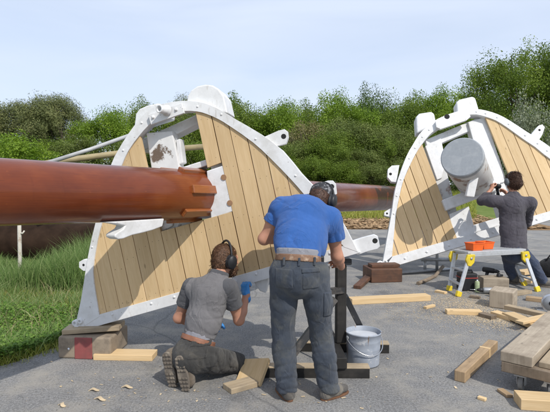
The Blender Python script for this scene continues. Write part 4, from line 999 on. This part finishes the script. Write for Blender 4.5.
def surface(prims, h=.008, k=.03, cuts=(), wrinkle=None, sub=(), sk=.008):
    lo = np.min([p[1] for p in prims], 0)-4*h; hi = np.max([p[2] for p in prims], 0)+4*h
    n = np.ceil((hi-lo)/h).astype(int)+1
    g = [lo[i]+h*np.arange(n[i], dtype=np.float32) for i in range(3)]
    P = np.stack(np.meshgrid(*g, indexing='ij'), -1).reshape(-1,3).astype(np.float32)
    D = np.full(len(P), 9.0, np.float32)
    for pr in prims:
        f, l, u = pr[:3]; kk = pr[3] if len(pr) > 3 else k
        m = np.all((P > l-kk-.03) & (P < u+kk+.03), 1)
        d = f(P[m]); a = D[m]; hh = np.maximum(kk-np.abs(a-d), 0)/max(kk,1e-6); D[m] = np.minimum(a, d)-hh*hh*kk*.25
    for pr in sub:
        f, l, u = pr[:3]; m = np.all((P > l-.03) & (P < u+.03), 1); a = D[m]; d = -f(P[m]); hh = np.maximum(sk-np.abs(a-d),0)/sk; D[m] = np.maximum(a,d)+hh*hh*sk*.25
    if wrinkle is not None: m = np.abs(D) < .05; D[m] += wrinkle(P[m])
    for (p, nn) in cuts: D = np.maximum(D, (P-V3(p))@V3(Vector(nn).normalized()))
    F = D.reshape(n)
    return nets(F, lo, h)
def nets(F, lo, h):
    s = F < 0; nx, ny, nz = F.shape
    cnt = sum(s[i:nx-1+i, j:ny-1+j, k:nz-1+k].astype(np.int8) for i in (0,1) for j in (0,1) for k in (0,1))
    act = (cnt > 0) & (cnt < 8); ids = np.full(act.shape, -1, np.int64); I = np.argwhere(act); ids[act] = np.arange(len(I))
    acc = np.zeros((len(I),3)); num = np.zeros(len(I))
    cs = [(i,j,k) for i in (0,1) for j in (0,1) for k in (0,1)]
    for a in range(8):
        for b in range(a+1,8):
            if sum(abs(cs[a][q]-cs[b][q]) for q in range(3)) != 1: continue
            fa = F[I[:,0]+cs[a][0], I[:,1]+cs[a][1], I[:,2]+cs[a][2]]; fb = F[I[:,0]+cs[b][0], I[:,1]+cs[b][1], I[:,2]+cs[b][2]]
            m = (fa < 0) != (fb < 0); t = fa[m]/(fa[m]-fb[m]); ca, cb = np.array(cs[a]), np.array(cs[b])
            acc[m] += ca+(cb-ca)*t[:,None]; num[m] += 1
    Vt = (I+acc/num[:,None])*h+lo; Q = []
    for ax in range(3):
        o = [q for q in range(3) if q != ax]
        sl0 = [slice(None)]*3; sl1 = [slice(None)]*3; sl0[ax] = slice(0,-1); sl1[ax] = slice(1,None)
        a = s[tuple(sl0)]; b = s[tuple(sl1)]; E = np.argwhere(a != b)
        E = E[np.all([(E[:,q] > 0) & (E[:,q] < F.shape[q]-1) for q in o], 0)]
        def idx(d1, d2):
            e = E.copy(); e[:,o[0]] -= d1; e[:,o[1]] -= d2; return ids[e[:,0], e[:,1], e[:,2]]
        q4 = np.stack([idx(1,1), idx(0,1), idx(0,0), idx(1,0)], 1)
        fl = a[E[:,0],E[:,1],E[:,2]]
        if ax == 1: fl = ~fl
        q4[~fl] = q4[~fl][:, ::-1]; Q.append(q4)
    return Vt, np.concatenate(Q)
def skin_obj(name, geo, mat, parent, smooth=1):
    Vt, Q = geo; o0 = Vector(parent.location)
    if parent.parent: o0 = o0+Vector(parent.parent.location)
    me = bpy.data.meshes.new(name); me.from_pydata((Vt-V3(o0)).tolist(), [], Q.tolist()); me.polygons.foreach_set('use_smooth', [True]*len(me.polygons))
    for m in (mat if isinstance(mat, list) else [mat]): me.materials.append(m)
    me.update(); o = bpy.data.objects.new(name, me); C.objects.link(o); o.parent = parent
    if smooth: s = o.modifiers.new('smooth','SMOOTH'); s.factor = .5; s.iterations = smooth
    return o
def wr(amp, freq, d=(0,0,1), seed=0, spread=.55):
    """irregular cloth folds: ridges of several crossing waves, masked so that parts stay smooth"""
    d = V3(Vector(d).normalized()); r = np.random.default_rng(seed+100); wv = []
    for _ in range(5):
        k = d+r.normal(size=3)*spread; k /= np.linalg.norm(k); wv.append((k*freq*2*PI*r.uniform(.45,1.25), r.uniform(0,6.28), r.normal(size=3)*6, r.uniform(0,6.28), r.normal(size=3)*8))
    def f(P):
        o = np.zeros(len(P), np.float32)
        for k, ph, e, p2, m in wv:
            x = np.sin(P@k+ph+1.9*np.sin(P@e+p2)); o += (x*.25+(1-np.abs(x))**4*1.25-.3)*np.clip(.15+.9*np.sin(P@m+p2*1.7),0,1)
        return (o*amp*.75).astype(np.float32)
    return f
def head(c, f, u, s=1.0):
    c, f, u = Vector(c), Vector(f).normalized(), Vector(u).normalized(); r = f.cross(u).normalized(); u = r.cross(f).normalized(); ax = (r,f,u)
    p = lambda x, y, z: c+r*x*s+f*y*s+u*z*s
    pr = [ell(p(0,-.012,.028),(.076*s,.096*s,.090*s),ax), ell(p(0,.02,-.03),(.062*s,.075*s,.085*s),ax), ell(p(0,.045,-.085),(.042*s,.045*s,.032*s),ax),
          cap(p(0,.085,.005),p(0,.108,-.028),.009*s,.014*s)+(.012,), cap(p(-.02,.088,-.062),p(.02,.088,-.062),.008*s,.008*s)+(.01,),
          cap(p(-.035,.078,.022),p(.035,.078,.022),.011*s,.011*s)+(.02,)]
    for q in (-1,1): pr += [ell(p(q*.077,-.008,-.008),(.010*s,.020*s,.032*s),ax)+(.008,), ell(p(q*.03,.082,.002),(.012*s,.010*s,.010*s),ax)+(.006,)]
    return pr, p, ax
def hand(w, d, n, side=1, curl=.6, s=1.0):
    """w wrist, d towards fingers, n palm normal (palm faces n); side +1: thumb on the d x n side"""
    w, d, n = Vector(w), Vector(d).normalized(), Vector(n).normalized(); x = d.cross(n).normalized(); n = x.cross(d).normalized()
    pr = [cap(w, w+d*.03*s, .026*s, .030*s, (n,.7))]
    for k in range(4):
        o = (1.5-k)*.019*s*side; pr.append(cap(w+d*.02*s+x*o*.5, w+d*.088*s+x*o, .015*s, .0125*s)+(.014,))
    for k, L in enumerate((.072,.080,.075,.058)):
        o = (1.5-k)*.0205*s*side; b = w+d*.090*s+x*o; a = .18; cur = curl*(.9+.12*k)
        for j, fr in enumerate((.45,.32,.23)):
            a += cur*(.75 if j == 0 else .95); dd = d*math.cos(a)+n*math.sin(a); e = b+dd*L*fr*s; r0 = (.0098-.0010*j)*s
            pr.append(cap(b,e,r0,r0*.93)+(.004,)); b = e
    b = w+d*.028*s+x*.022*s*side; e = b+(d*.55+x*.62*side+n*.45).normalized()*.042*s; g = e+(d*.85+x*.12*side+n*.45).normalized()*.030*s; g2 = g+(d*.9+n*.5-x*.1*side).normalized()*.024*s
    pr += [cap(b,e,.0155*s,.0125*s)+(.012,), cap(e,g,.0115*s,.0105*s)+(.005,), cap(g,g2,.0105*s,.0085*s)+(.004,)]
    return pr
def arm(pr, sh, el, wr_, s=1.0):
    sh, el, wr_ = Vector(sh), Vector(el), Vector(wr_)
    pr += [cap(sh, sh.lerp(el,.5), .050*s,.046*s), cap(sh.lerp(el,.5), el, .046*s,.038*s), cap(el, el.lerp(wr_,.35), .040*s,.039*s), cap(el.lerp(wr_,.35), wr_, .039*s,.027*s, None)]
def ear_defenders(t, p, ax, mat, bandm=None, s=1.0):
    r, f, u = ax; root = None
    mb = MB(); pts = []
    for k in range(17):
        a = PI*k/16; pts.append(p(.106*math.cos(a),-.012,-.01+.158*math.sin(a)))
    mb.tube(pts, .009*s, 8); root = mb.build('ear_defenders', bandm or mat, t)
    for q in (-1,1):
        mb = MB(); o = p(q*.070,-.008,-.010)
        mb.lathe([(.034*s,0),(.044*s,.006*s),(.046*s,.022*s),(.040*s,.026*s),(.041*s,.032*s),(.043*s,.046*s),(.035*s,.057*s),(.0001,.061*s)], o, r*q, 24)
        # stretch tall
        o_ = Vector(o); mb.v = [tuple(o_+(Vector(v)-o_)+u*((Vector(v)-o_).dot(u)*.28)) for v in mb.v]
        mb.build('ear_cup', mat, root)
def hair_geo(p, ax, s=1.0, face=.045, low=-.10, amp=.006, extra=()):
    r, f, u = ax
    pr = [ell(p(0,-.020,.030),(.088*s,.106*s,.100*s),ax), ell(p(0,-.045,-.03),(.078*s,.075*s,.085*s),ax)]+list(extra)
    nz = wr(amp, 26, r+u*.3, 5); n2 = wr(amp*.8, 60, r+f*.4, 9)
    return surface(pr, .005, .03, cuts=(), wrinkle=lambda P: nz(P)+n2(P), sub=[ell(p(0,.115,-.055),(.10*s,.085*s,.125*s),ax), ell(p(0,.02,-.17),(.1*s,.12*s,.07*s),ax)])

def strands(name, geo, n, L, wid, down, mat, parent, lift=.010, jit=.6, seed=3):
    Vt, Q = geo; r = np.random.default_rng(seed); a, b, c = Vt[Q[:,0]], Vt[Q[:,1]], Vt[Q[:,2]]; nn = np.cross(b-a, c-a); nn /= np.linalg.norm(nn,axis=1,keepdims=True)+1e-9
    if ((a-Vt.mean(0))*nn).sum() < 0: nn = -nn
    i = r.integers(0, len(Q), n); P = a[i]+(c[i]-a[i])*r.uniform(0,1,n)[:,None]; N = nn[i]
    g = V3(down)+r.normal(size=(n,3))*jit*.35; t = g-(g*N).sum(1,keepdims=True)*N; t /= np.linalg.norm(t,axis=1,keepdims=True)+1e-9; sd = np.cross(N, t)
    Ls = (L*r.uniform(.6,1.3,n))[:,None]; cv = (r.normal(size=n)*.35)[:,None]
    pts = [P-N*.002, P+t*Ls*.35+N*lift*.55+sd*cv*Ls*.15, P+t*Ls*.7+N*lift*.8+sd*cv*Ls*.5, P+t*Ls+N*lift*.35+sd*cv*Ls]
    ws = [wid, wid, wid*.8, wid*.25]; V = np.stack([q+s_*sd*w_*.5 for q, w_ in zip(pts, ws) for s_ in (-1,1)], 1).reshape(-1,3)
    bs = np.arange(n)*8; F = np.concatenate([np.stack([bs+2*k,bs+2*k+1,bs+2*k+3,bs+2*k+2],1) for k in range(3)])
    o = skin_obj(name, (V, F), mat, parent, 0); return o
# ============ kneeling man in grey polo ========================================
pel = W(198,341,3.60); che = W(209,300,3.70); nk = W(219,275,3.76); hc = W(226,259,3.82)
shl, shr = W(191,288,3.80), W(229,289,3.66)
eln, wln, hln = W(178.5,318,3.86), W(206,325,4.00), W(221,322.5,4.0)
elr, wrr = W(239,320,3.74), W(246.5,296,3.86)
hipl, hipr = W(191,352,3.66), W(208,353,3.57)
knl, knr = W(213,372,3.95), W(236,372,3.80)
anl, anr = W(177,371,3.55), W(190,372,3.47)
toel, toer = W(176,394,3.50), W(189,395,3.43)
knl.z = knr.z = .075; anl.z = anr.z = .20; toel.z = toer.z = .035
root = thing('person', 'kneeling man in a grey polo shirt, dark trousers and blue gloves, wearing black ear defenders', 'person', (pel.x,pel.y,0))
fwd = (knr-anr); fwd.z = 0; fwd.normalize()
hf = Vector((.80,.58,-.12)).normalized(); hu = Vector((.16,.10,1)).normalized()
hp, p, ax = head(hc, hf, hu)
spine = (nk-pel).normalized(); across = (shr-shl).normalized()
body = hp+[cap(nk, hc-hu*.05, .056,.056)]
body += [cap(pel, che, .075,.10, (across.cross(spine),.72)), cap(shl,shr,.06,.06), cap(che,nk,.10,.06)]
arm(body, shl, eln, wln); arm(body, shr, elr, wrr)
body += hand(wln, (hln-wln), Vector((.1,.3,-1)), -1, .35, .90)+hand(wrr, Vector((-.15,.3,1)), Vector((.5,.85,.0)), 1, 1.05, .90)
for h_, k_, a_, t_ in ((hipl,knl,anl,toel),(hipr,knr,anr,toer)):
    body += [cap(h_,k_,.055,.045), cap(k_,a_,.042,.034), cap(a_-fwd*-.02,a_.lerp(t_,.45)-fwd*-.05,.028,.022)]
skin_obj('body', surface(body, .0075, .03), M['skin'], root)
# beard and hair
bd = surface([ell(p(0,.045,-.078),(.066,.062,.058),ax), ell(p(0,.06,-.095),(.042,.042,.040),ax)], .005, .02, wrinkle=wr(.005,40,ax[2],3), sub=[ell(p(0,.115,-.032),(.045,.06,.030),ax), ell(p(0,-.06,-.1),(.12,.07,.1),ax)])
b_ = skin_obj('beard', bd, M['hair'], root); strands('strands', bd, 900, .014, .0035, -ax[2], M['hair'], b_)
hg = hair_geo(p, ax, .92, amp=.004); h_ = skin_obj('hair', hg, M['hair'], root); strands('strands', hg, 4200, .026, .0035, -ax[2]*.8-ax[1]*.5+ax[0]*.3, M['hair'], h_, .004, .55)
ear_defenders(root, p, ax, M['black'])
# polo shirt
bk = across.cross(spine)
body_sh = [cap(pel+spine*.045, pel.lerp(che,.5), .116,.132,(bk,.92)), cap(pel.lerp(che,.5), che+spine*.03, .132,.158,(bk,.78)), cap(shl-across*-.03,shr-across*.03,.080,.080)+(.05,), cap(che+spine*.05,nk-spine*.02,.13,.075)+(.05,)]
w1_ = wr(.0055, 3.0, across+spine*.35, 11, .35); w2_ = wr(.0022, 9, across+spine*.5, 12)
cutp = nk+spine*.012
skin_obj('polo_shirt', surface(body_sh, .0075, .05, cuts=[(pel+spine*.038, -spine), (cutp, (spine+hf*-.1))], wrinkle=lambda P: w1_(P)+w2_(P)), M['grey_polo'], root)
for sh, el, nm in ((shl,eln,'sleeve'),(shr,elr,'sleeve')):
    d = (el-sh).normalized(); e = sh.lerp(el,.60)
    skin_obj('sleeve', surface([cap(sh-d*.01, e, .074,.066)], .007, .02, cuts=[(sh.lerp(el,.56), d)], wrinkle=wr(.004,12,d,13)), M['polo_dark'], root)
# collar
mb = MB(); a_, b_ = frame_of(spine)[1:]; rings = []
cu = (nk-che).normalized()
for z, r0 in ((0,.078),(.012,.082),(.045,.074),(.05,.070),(.02,.068)):
    rings.append(mb.add([nk-cu*.02+cu*z+(a_*math.cos(2*PI*q/28)+b_*math.sin(2*PI*q/28))*r0 for q in range(28)]))
for k in range(4):
    for q in range(28): q2=(q+1)%28; mb.face([rings[k]+q,rings[k]+q2,rings[k+1]+q2,rings[k+1]+q],None,0,True)
mb.build('collar', M['polo_dark'], root)
# undershirt strip, belt, trousers
under = surface([cap(pel+spine*.015, pel+spine*.05, .116,.116,(bk,.95))], .007, .02, cuts=[(pel+spine*.06,spine),(pel-spine*.0,-spine)], wrinkle=wr(.003,14,across,14))
skin_obj('undershirt', under, M['shirt_grey'], root)
skin_obj('belt', surface([cap(pel-spine*.03, pel+spine*.03, .138,.133,(bk,.98))], .006, .01, cuts=[(pel+spine*.026,spine),(pel-spine*.012,-spine)]), M['belt'], root)
tr = [cap(pel-spine*.035, pel-spine*.10, .120,.132,(bk,.95)), ell(pel-spine*.10+(-fwd)*.02,(.15,.16,.12))]
for h_, k_, a_ in ((hipl,knl,anl),(hipr,knr,anr)):
    tr += [cap(h_,h_.lerp(k_,.5),.098,.090)+(.04,), cap(h_.lerp(k_,.5),k_,.090,.074)+(.03,), cap(k_,k_.lerp(a_,.5),.074,.078)+(.03,), cap(k_.lerp(a_,.5),a_.lerp(k_,.12),.078,.060)+(.02,)]
w3_ = wr(.006, 7, fwd+Z*.4, 15); w4_ = wr(.003, 15, Z+across, 16)
skin_obj('trousers', surface(tr, .0075, .05, cuts=[(pel-spine*.004, spine), (Vector((0,0,.004)), -Z)], wrinkle=lambda P: w3_(P)+w4_(P)), M['trouser_black'], root)
def pocket(prims, k, c, ax3, size, mat, name='pocket', th=.007, wrk=None):
    cuts = [(c+ax3[i]*size[i]/2*q, ax3[i]*q) for i in range(3) for q in (-1,1)]
    skin_obj(name, surface(prims, .006, k, cuts=cuts, wrinkle=lambda P: (wrk(P) if wrk else 0)-th), mat, root, 1)
vs = Vector((-.15,-1,.1)).normalized(); hz = Vector((1,-.15,0)).normalized(); vt = vs.cross(hz).normalized()
pc = W(200,344,3.46); pocket(tr, .05, pc, (hz,vs,vt), (.13,.2,.035), M['trouser_black'], 'pocket_flap', .008, lambda P: w3_(P)+w4_(P))
pocket(tr, .05, W(198,350,3.44), (hz,vs,vt), (.12,.2,.12), M['trouser_black'], 'pocket', .0035, lambda P: w3_(P)+w4_(P))
# boots: sole stands upright towards the camera
sd = Vector((across.x,across.y,0)).normalized(); 
for a_, t_ in ((anl,toel),(anr,toer)):
    bkw = -fwd; ctr = Vector(((a_.x+t_.x)/2, (a_.y+t_.y)/2, 0))
    base = ctr+bkw*.05
    tilt = (Z*.97+bkw*.10+across*-.12).normalized(); nrm = (bkw*.62-Y*.75-Z*.12); nrm = (nrm-tilt*nrm.dot(tilt)).normalized(); sd = tilt.cross(nrm).normalized()
    b0 = base+Z*.022-bkw*.02; b1 = b0+tilt*.235
    up = surface([cap(b0-nrm*.055+tilt*.03, b0-nrm*.05+tilt*.13, .045,.046,(sd,1.05)), cap(b0-nrm*.055+tilt*.13, b1-nrm*.05-tilt*.03, .046,.043), cap(b1-nrm*.06-tilt*.04, b1-nrm*.16-tilt*.045+Z*.0, .050,.052)], .006, .03, wrinkle=wr(.003,16,tilt,17))
    bt = skin_obj('boot', up, M['boot'], root)
    outl = []
    PS = Plane(b0-nrm*.008, sd, tilt)
    for k in range(36):
        a = 2*PI*k/36; yy = .125*math.sin(a)+.115; wv = .047*(1+.10*math.sin(a*1.0-.3) - .16*math.exp(-((yy-.135)/.03)**2)); outl.append((wv*math.copysign(abs(math.cos(a))**.72, math.cos(a)), .115+.135*math.copysign(abs(math.sin(a))**.85, math.sin(a))))
    mb = MB(); sg_ = 1 if PS.n.dot(nrm) > 0 else -1
    mb.prism(outl, PS, min(0,sg_*.02), max(0,sg_*.02))
    for k in range(9):
        yy = -.005+.029*k
        if 3.6 < k < 5: continue
        for x0 in (-.026,.004,.03):
            mb.box(PS.pt(x0*.9,yy,sg_*.023), (.020,.016,.008), (sd,tilt,nrm))
    mb.build('sole', M['sole'], bt, .003, 1)
# gloves
for w_, d_, n_, sd_, cu_, nm in ((wln,(hln-wln),Vector((.1,.3,-1)),-1,.35,0),(wrr,Vector((-.15,.3,1)),Vector((.5,.85,.0)),1,1.05,1)):
    g = hand(w_, d_, n_, sd_, cu_, 1.02)+[cap(w_-Vector(d_).normalized()*.025, w_+Vector(d_).normalized()*.02, .033,.030)]
    skin_obj('glove', surface(g, .0045, .008, wrinkle=wr(.0015,40,d_,21)), M['glove'], root)

# ============ standing man in a blue T-shirt =====================================
pel = W(298,260,3.30); che = W(303,219,3.52); nk = W(312,206,3.66); hc = W(321,200,3.76)
shl, shr = W(281,210,3.60), W(331,220,3.57)
ell_, wll = W(264,239,3.62), W(286,236,3.86)
elr, wrr = W(337,256,3.64), W(341,266,3.86)
hipl, hipr = W(284,272,3.29), W(314,272,3.29)
knl, knr = W(283,333,3.36), W(321,333,3.36)
anl, anr = W(287,387,3.32), W(329,388,3.32); anl.z = anr.z = .085
root = thing('person', 'standing man bent forward in a bright blue T-shirt and dark patterned cap', 'person', (pel.x,pel.y,0))
hf = Vector((.42,.80,-.50)).normalized(); hu = Vector((.22,.42,.85)).normalized()
hp, p, ax = head(hc, hf, hu)
spine = (nk-pel).normalized(); across = Vector((1,0,-.14)).normalized(); bk = across.cross(spine).normalized()
body = hp+[cap(nk, hc-hu*.04, .058,.058), cap(pel, che, .12,.13,(bk,.75)), cap(shl,shr,.062,.062), cap(che,nk,.10,.06)]
arm(body, shl, ell_, wll, 1.08); arm(body, shr, elr, wrr, 1.08)
body += hand(wll, Vector((.55,.8,-.1)), Vector((.3,-.1,-1)), -1, .6)+hand(wrr, Vector((-.25,.9,.1)), Vector((-.9,-.2,-.2)), 1, .8)
for h_, k_, a_ in ((hipl,knl,anl),(hipr,knr,anr)):
    body += [cap(h_,k_,.075,.055), cap(k_,a_,.05,.04), cap(a_-Z*.03,a_+Vector((0,.14,-.045)),.035,.03)]
skin_obj('body', surface(body, .0075, .03), M['skin'], root)
hg = hair_geo(p, ax, .95, amp=.003); h_ = skin_obj('hair', hg, M['hair_dark'], root); strands('strands', hg, 2600, .014, .003, -ax[2]-ax[1]*.3, M['hair_dark'], h_, .003, .5)
cp = surface([ell(p(0,-.014,.045),(.090,.108,.088),ax), cap(p(-.05,.09,.055),p(.05,.09,.055),.012,.012,(ax[2],.5)), ell(p(0,.12,.05),(.075,.07,.012),ax)], .005, .02, cuts=[(p(0,0,.012), -(ax[2]-ax[1]*.12))], wrinkle=wr(.003,18,ax[0],23))
skin_obj('cap', cp, M['cap'], root)
ear_defenders(root, p, ax, M['black'])
ts = [cap(pel+spine*.035+Z*.01, pel.lerp(che,.55), .163,.172,(bk,.76)), cap(pel.lerp(che,.55), che+spine*.02, .172,.182,(bk,.70)), cap(shl-across*-.02,shr-across*.02,.088,.088)+(.07,), cap(che+spine*.05,nk-spine*.03,.14,.085)+(.06,)]
for sh, el in ((shl,ell_),(shr,elr)):
    d = (el-sh).normalized(); ts.append(cap(sh, sh.lerp(el,.62), .080,.074)+(.05,))
w1_ = wr(.013, 3.0, across+spine*.6, 31, .4); w2_ = wr(.0035, 9, across+spine*.6, 32)
cuts_all = [(pel+spine*.018-bk*0, -(spine+Z*.35))]
geo = surface(ts, .0075, .06, cuts=cuts_all+[(nk+spine*.015, spine)], wrinkle=lambda P: w1_(P)+w2_(P), sub=[cap(sh.lerp(el,.64), sh.lerp(el,1.25), .11,.11)+() for sh, el in ()])
# sleeve hems: drop everything beyond the cuff plane, near the arm only
def cuff(geo, sh, el, f=.66):
    Vt, Q = geo; d = V3((el-sh).normalized()); o = V3(sh.lerp(el,f)); s_ = (Vt-o)@d; rad = np.linalg.norm(Vt-o-s_[:,None]*d, axis=1); m = (s_ > 0) & (rad < .115)
    Vt = Vt.copy(); Vt[m] -= s_[m][:,None]*d; return Vt, Q
geo = cuff(cuff(geo, shl, ell_, .47), shr, elr, .52)
skin_obj('tee_shirt', geo, M['blue_tee'], root)
wd_ = (Z*.9+spine*.3).normalized()
skin_obj('undershirt', surface([cap(pel+wd_*.01, pel+wd_*.06, .154,.154,(bk,.80))], .007, .02, cuts=[(pel+wd_*.075,wd_),(pel-wd_*.0,-wd_)], wrinkle=wr(.003,14,across,14)), M['shirt_grey'], root)
skin_obj('belt', surface([cap(pel-wd_*.03, pel+wd_*.04, .163,.158,(Y,.88))], .006, .01, cuts=[(pel+wd_*.034,wd_),(pel-wd_*.012,-wd_)]), M['belt_tan'], root)
tr = [cap(pel+wd_*.005, pel-Z*.07, .152,.158,(Y,.88)), ell(pel-Z*.115-Y*.02,(.166,.152,.15))]
for h_, k_, a_ in ((hipl,knl,anl),(hipr,knr,anr)):
    tr += [cap(h_,h_.lerp(k_,.5),.102,.094)+(.03,), cap(h_.lerp(k_,.5),k_,.094,.078)+(.02,), cap(k_,k_.lerp(a_,.45),.080,.080)+(.015,), cap(k_.lerp(a_,.45),a_-Z*.01,.080,.070)+(.015,)]
w3_ = wr(.006, 3.5, X+Z*.6, 33); w4_ = wr(.011, 6.5, Z+X*.3, 34, .4)
kz = knl.z
skin_obj('trousers', surface(tr, .0075, .04, cuts=[(pel-wd_*.004, wd_), (Vector((0,0,.055)), -Z)], wrinkle=lambda P: w3_(P)+w4_(P)*np.clip((kz+.12-P[:,2])/.4,.2,1)), M['trouser'], root)
def flat_patch(name, px, y, dy, mat, root, th=.012, bev=.006):
    PL = Plane(W(px[0][0],px[0][1],y), X, Z); mb = MB(); mb.prism([PL.hit(*q) for q in px], PL, -.01, th); return mb.build(name, mat, root, bev, 2)
fw_ = lambda P: w3_(P)+w4_(P)*np.clip((kz+.12-P[:,2])/.4,.2,1)
for px, py, w_, h_, nm, th in ((311,270.5,.125,.03,'pocket_flap',.009),(311,279,.115,.13,'pocket',.004),(284,279,.115,.13,'pocket',.004)):
    pocket(tr, .04, W(px,py,3.16), (X,Y,Z), (w_,.2,h_), M['trouser'], nm, th, fw_)
pocket(tr, .04, W(330,303,3.28), (X,Y,Z), (.10,.16,.17), M['trouser'], 'thigh_pocket', .008, fw_)
for x_ in (-.10,.0,.105):
    mb = MB(); b = pel+X*x_+wd_*.010; q = b-Y*(.146*math.sqrt(max(.02,1-(x_/.175)**2))); mb.box(q, (.016,.012,.055), (X,Y,wd_)); mb.build('belt_loop', M['trouser'], root, .003, 1)
mb = MB(); mb.box(pel+X*.163+Vector((0,.02,-.05)), (.035,.07,.16), (X,Y,Z)); mb.build('pouch', M['black'], root, .012, 2)
for a_, dirx, sc_ in ((anl,-.30,1),(anr,.55,1)):
    f_ = Vector((dirx,.85,0)).normalized() if dirx < 0 else Vector((.75,.55,0)).normalized(); s_ = f_.cross(Z); b = Vector((a_.x,a_.y,0))
    up = surface([cap(b+Z*.035-f_*.036, b+Z*.10-f_*.030, .037,.034), cap(b+Z*.045-f_*.03, b+Z*.045+f_*.06, .038,.041), cap(b+Z*.045+f_*.06, b+Z*.038+f_*.14, .042,.035,(Z,.8)), cap(b+Z*.06+f_*.02, b+Z*.11-f_*.01, .040,.040)], .006, .03, cuts=[(Vector((0,0,.014)), -Z)], wrinkle=wr(.002,20,f_,41))
    bt = skin_obj('shoe', up, M['shoe'], root)
    PS = Plane(b, f_, Z.cross(f_)); ol = []
    for k in range(32):
        a = 2*PI*k/32; x_ = math.copysign(abs(math.cos(a))**.8, math.cos(a))*.128+.055; y_ = math.copysign(abs(math.sin(a))**.75, math.sin(a))*(.041+.004*math.sin((x_-.0)*12)); ol.append((x_,y_))
    mb = MB(); mb.prism(ol, PS, .0, .015); mb.build('sole', M['sole_orange'], bt, .004, 2)

# ============ woman at the far top ===============================================
pel = W(514,247,7.02); che = W(512,214,7.06); nk = W(513,193,7.10); hc = W(512.5,181.5,7.14)
shl, shr = W(492,201,7.10), W(530,203,7.06)
eln, wln = W(481.5,201,7.22), W(491.5,189,7.30)
elr, wrr = W(527,223,7.24), W(507,193.5,7.42)
hipl, hipr = W(508,251,7.05), W(520,251,7.03)
knl, knr = W(510,268,7.20), W(533,264,6.98)
anl, anr = W(514,284,7.25), W(543,284.5,7.02); anl.z = anr.z = .085
root = thing('person', 'woman with tied-up brown hair in charcoal long sleeves and jeans, drilling at the far top', 'person', (pel.x,pel.y,0))
hf = Vector((-.25,.95,-.15)).normalized(); hu = Vector((0,.12,1)).normalized()
hp, p, ax = head(hc, hf, hu, .98)
spine = (nk-pel).normalized(); across = (shr-shl).normalized(); bk = across.cross(spine).normalized()
body = hp+[cap(nk, hc-hu*.05, .05,.05), cap(pel, che, .11,.11,(bk,.75)), cap(shl,shr,.05,.05), cap(che,nk,.09,.05)]
arm(body, shl, eln, wln, .9); arm(body, shr, elr, wrr, .9)
body += hand(wln, Vector((.3,.35,.9)), Vector((.9,.3,-.2)), -1, .9, .92)+hand(wrr, Vector((-.5,.6,.6)), Vector((-.8,-.1,-.3)), 1, .8, .92)
for h_, k_, a_ in ((hipl,knl,anl),(hipr,knr,anr)): body += [cap(h_,k_,.07,.05), cap(k_,a_,.048,.04), cap(a_-Z*.03,a_+Vector((.02,.12,-.045)),.033,.028)]
skin_obj('body', surface(body, .009, .03), M['skin'], root)
hg = hair_geo(p, ax, 1.02, amp=.007, extra=[ell(p(.0,-.075,.075),(.055,.045,.045),ax), ell(p(.02,-.09,-.03),(.05,.04,.05),ax)]); h_ = skin_obj('hair', hg, M['hair_dark'], root); strands('strands', hg, 2600, .06, .005, -ax[2]*.7-ax[1]*.6, M['hair_dark'], h_, .012, 1.0)
ear_defenders(root, p, ax, M['muffgrey'], M['black'])
tp = [cap(pel+spine*.0, pel.lerp(che,.55), .182,.170,(bk,.72)), cap(pel.lerp(che,.55), che+spine*.08, .170,.178,(bk,.66)), cap(shl,shr,.085,.085)+(.07,), cap(che+spine*.1,nk-spine*.03,.14,.075)+(.06,)]
for sh, el, w_ in ((shl,eln,wln),(shr,elr,wrr)):
    tp += [cap(sh, el, .082,.064)+(.05,), cap(el, el.lerp(w_,.9), .064,.044)+(.02,)]
w1_ = wr(.008, 4, spine+across*.6, 51); w2_ = wr(.004, 10, across+spine, 52)
skin_obj('top', surface(tp, .009, .05, cuts=[(pel-spine*.06,-spine),(nk+spine*.02,spine)], wrinkle=lambda P: w1_(P)+w2_(P)), M['charcoal_top'], root)
tr = [cap(pel, pel-Z*.08, .150,.155,(Y,.85)), ell(pel-Z*.10-Y*.02,(.172,.15,.12))]
for h_, k_, a_ in ((hipl,knl,anl),(hipr,knr,anr)): tr += [cap(h_,k_,.105,.080)+(.03,), cap(k_,a_,.080,.066)+(.02,)]
skin_obj('jeans', surface(tr, .009, .04, cuts=[(Vector((0,0,.05)),-Z)], wrinkle=wr(.006,11,Z+X*.4,53)), M['jeans'], root)
for a_, f_ in ((anl,Vector((-.1,1,0))),(anr,Vector((.55,-.35,0)))):
    f_.normalize(); b = Vector((a_.x,a_.y,0))
    up = surface([cap(b+Z*.07-f_*.045, b+Z*.06+f_*.05, .048,.044), cap(b+Z*.06+f_*.05, b+Z*.048+f_*.15, .044,.034,(Z,.85)), cap(b+Z*.08-f_*.02, b+Z*.13-f_*.03, .050,.050)], .007, .03, cuts=[(Vector((0,0,.02)), -Z)])
    bt = skin_obj('shoe', up, M['shoe'], root); PS = Plane(b, f_, Z.cross(f_)); ol = [(math.cos(2*PI*k/28)*.132+.052, math.sin(2*PI*k/28)*.047) for k in range(28)]
    mb = MB(); mb.prism(ol, PS, 0, .026); mb.build('sole', M['sole'], bt, .004, 1)
# the drill she holds
drill('drill', 'dark hand drill held against the far top by the woman', wln.lerp(wrr,.45)+Vector((0,.10,.075)), (-.15,1,.02), Vector((0,.1,1)), M['blacksteel'], 1.1)
sc.render.engine = 'CYCLES'
sc.cycles.max_bounces = 6; sc.cycles.use_denoising = True
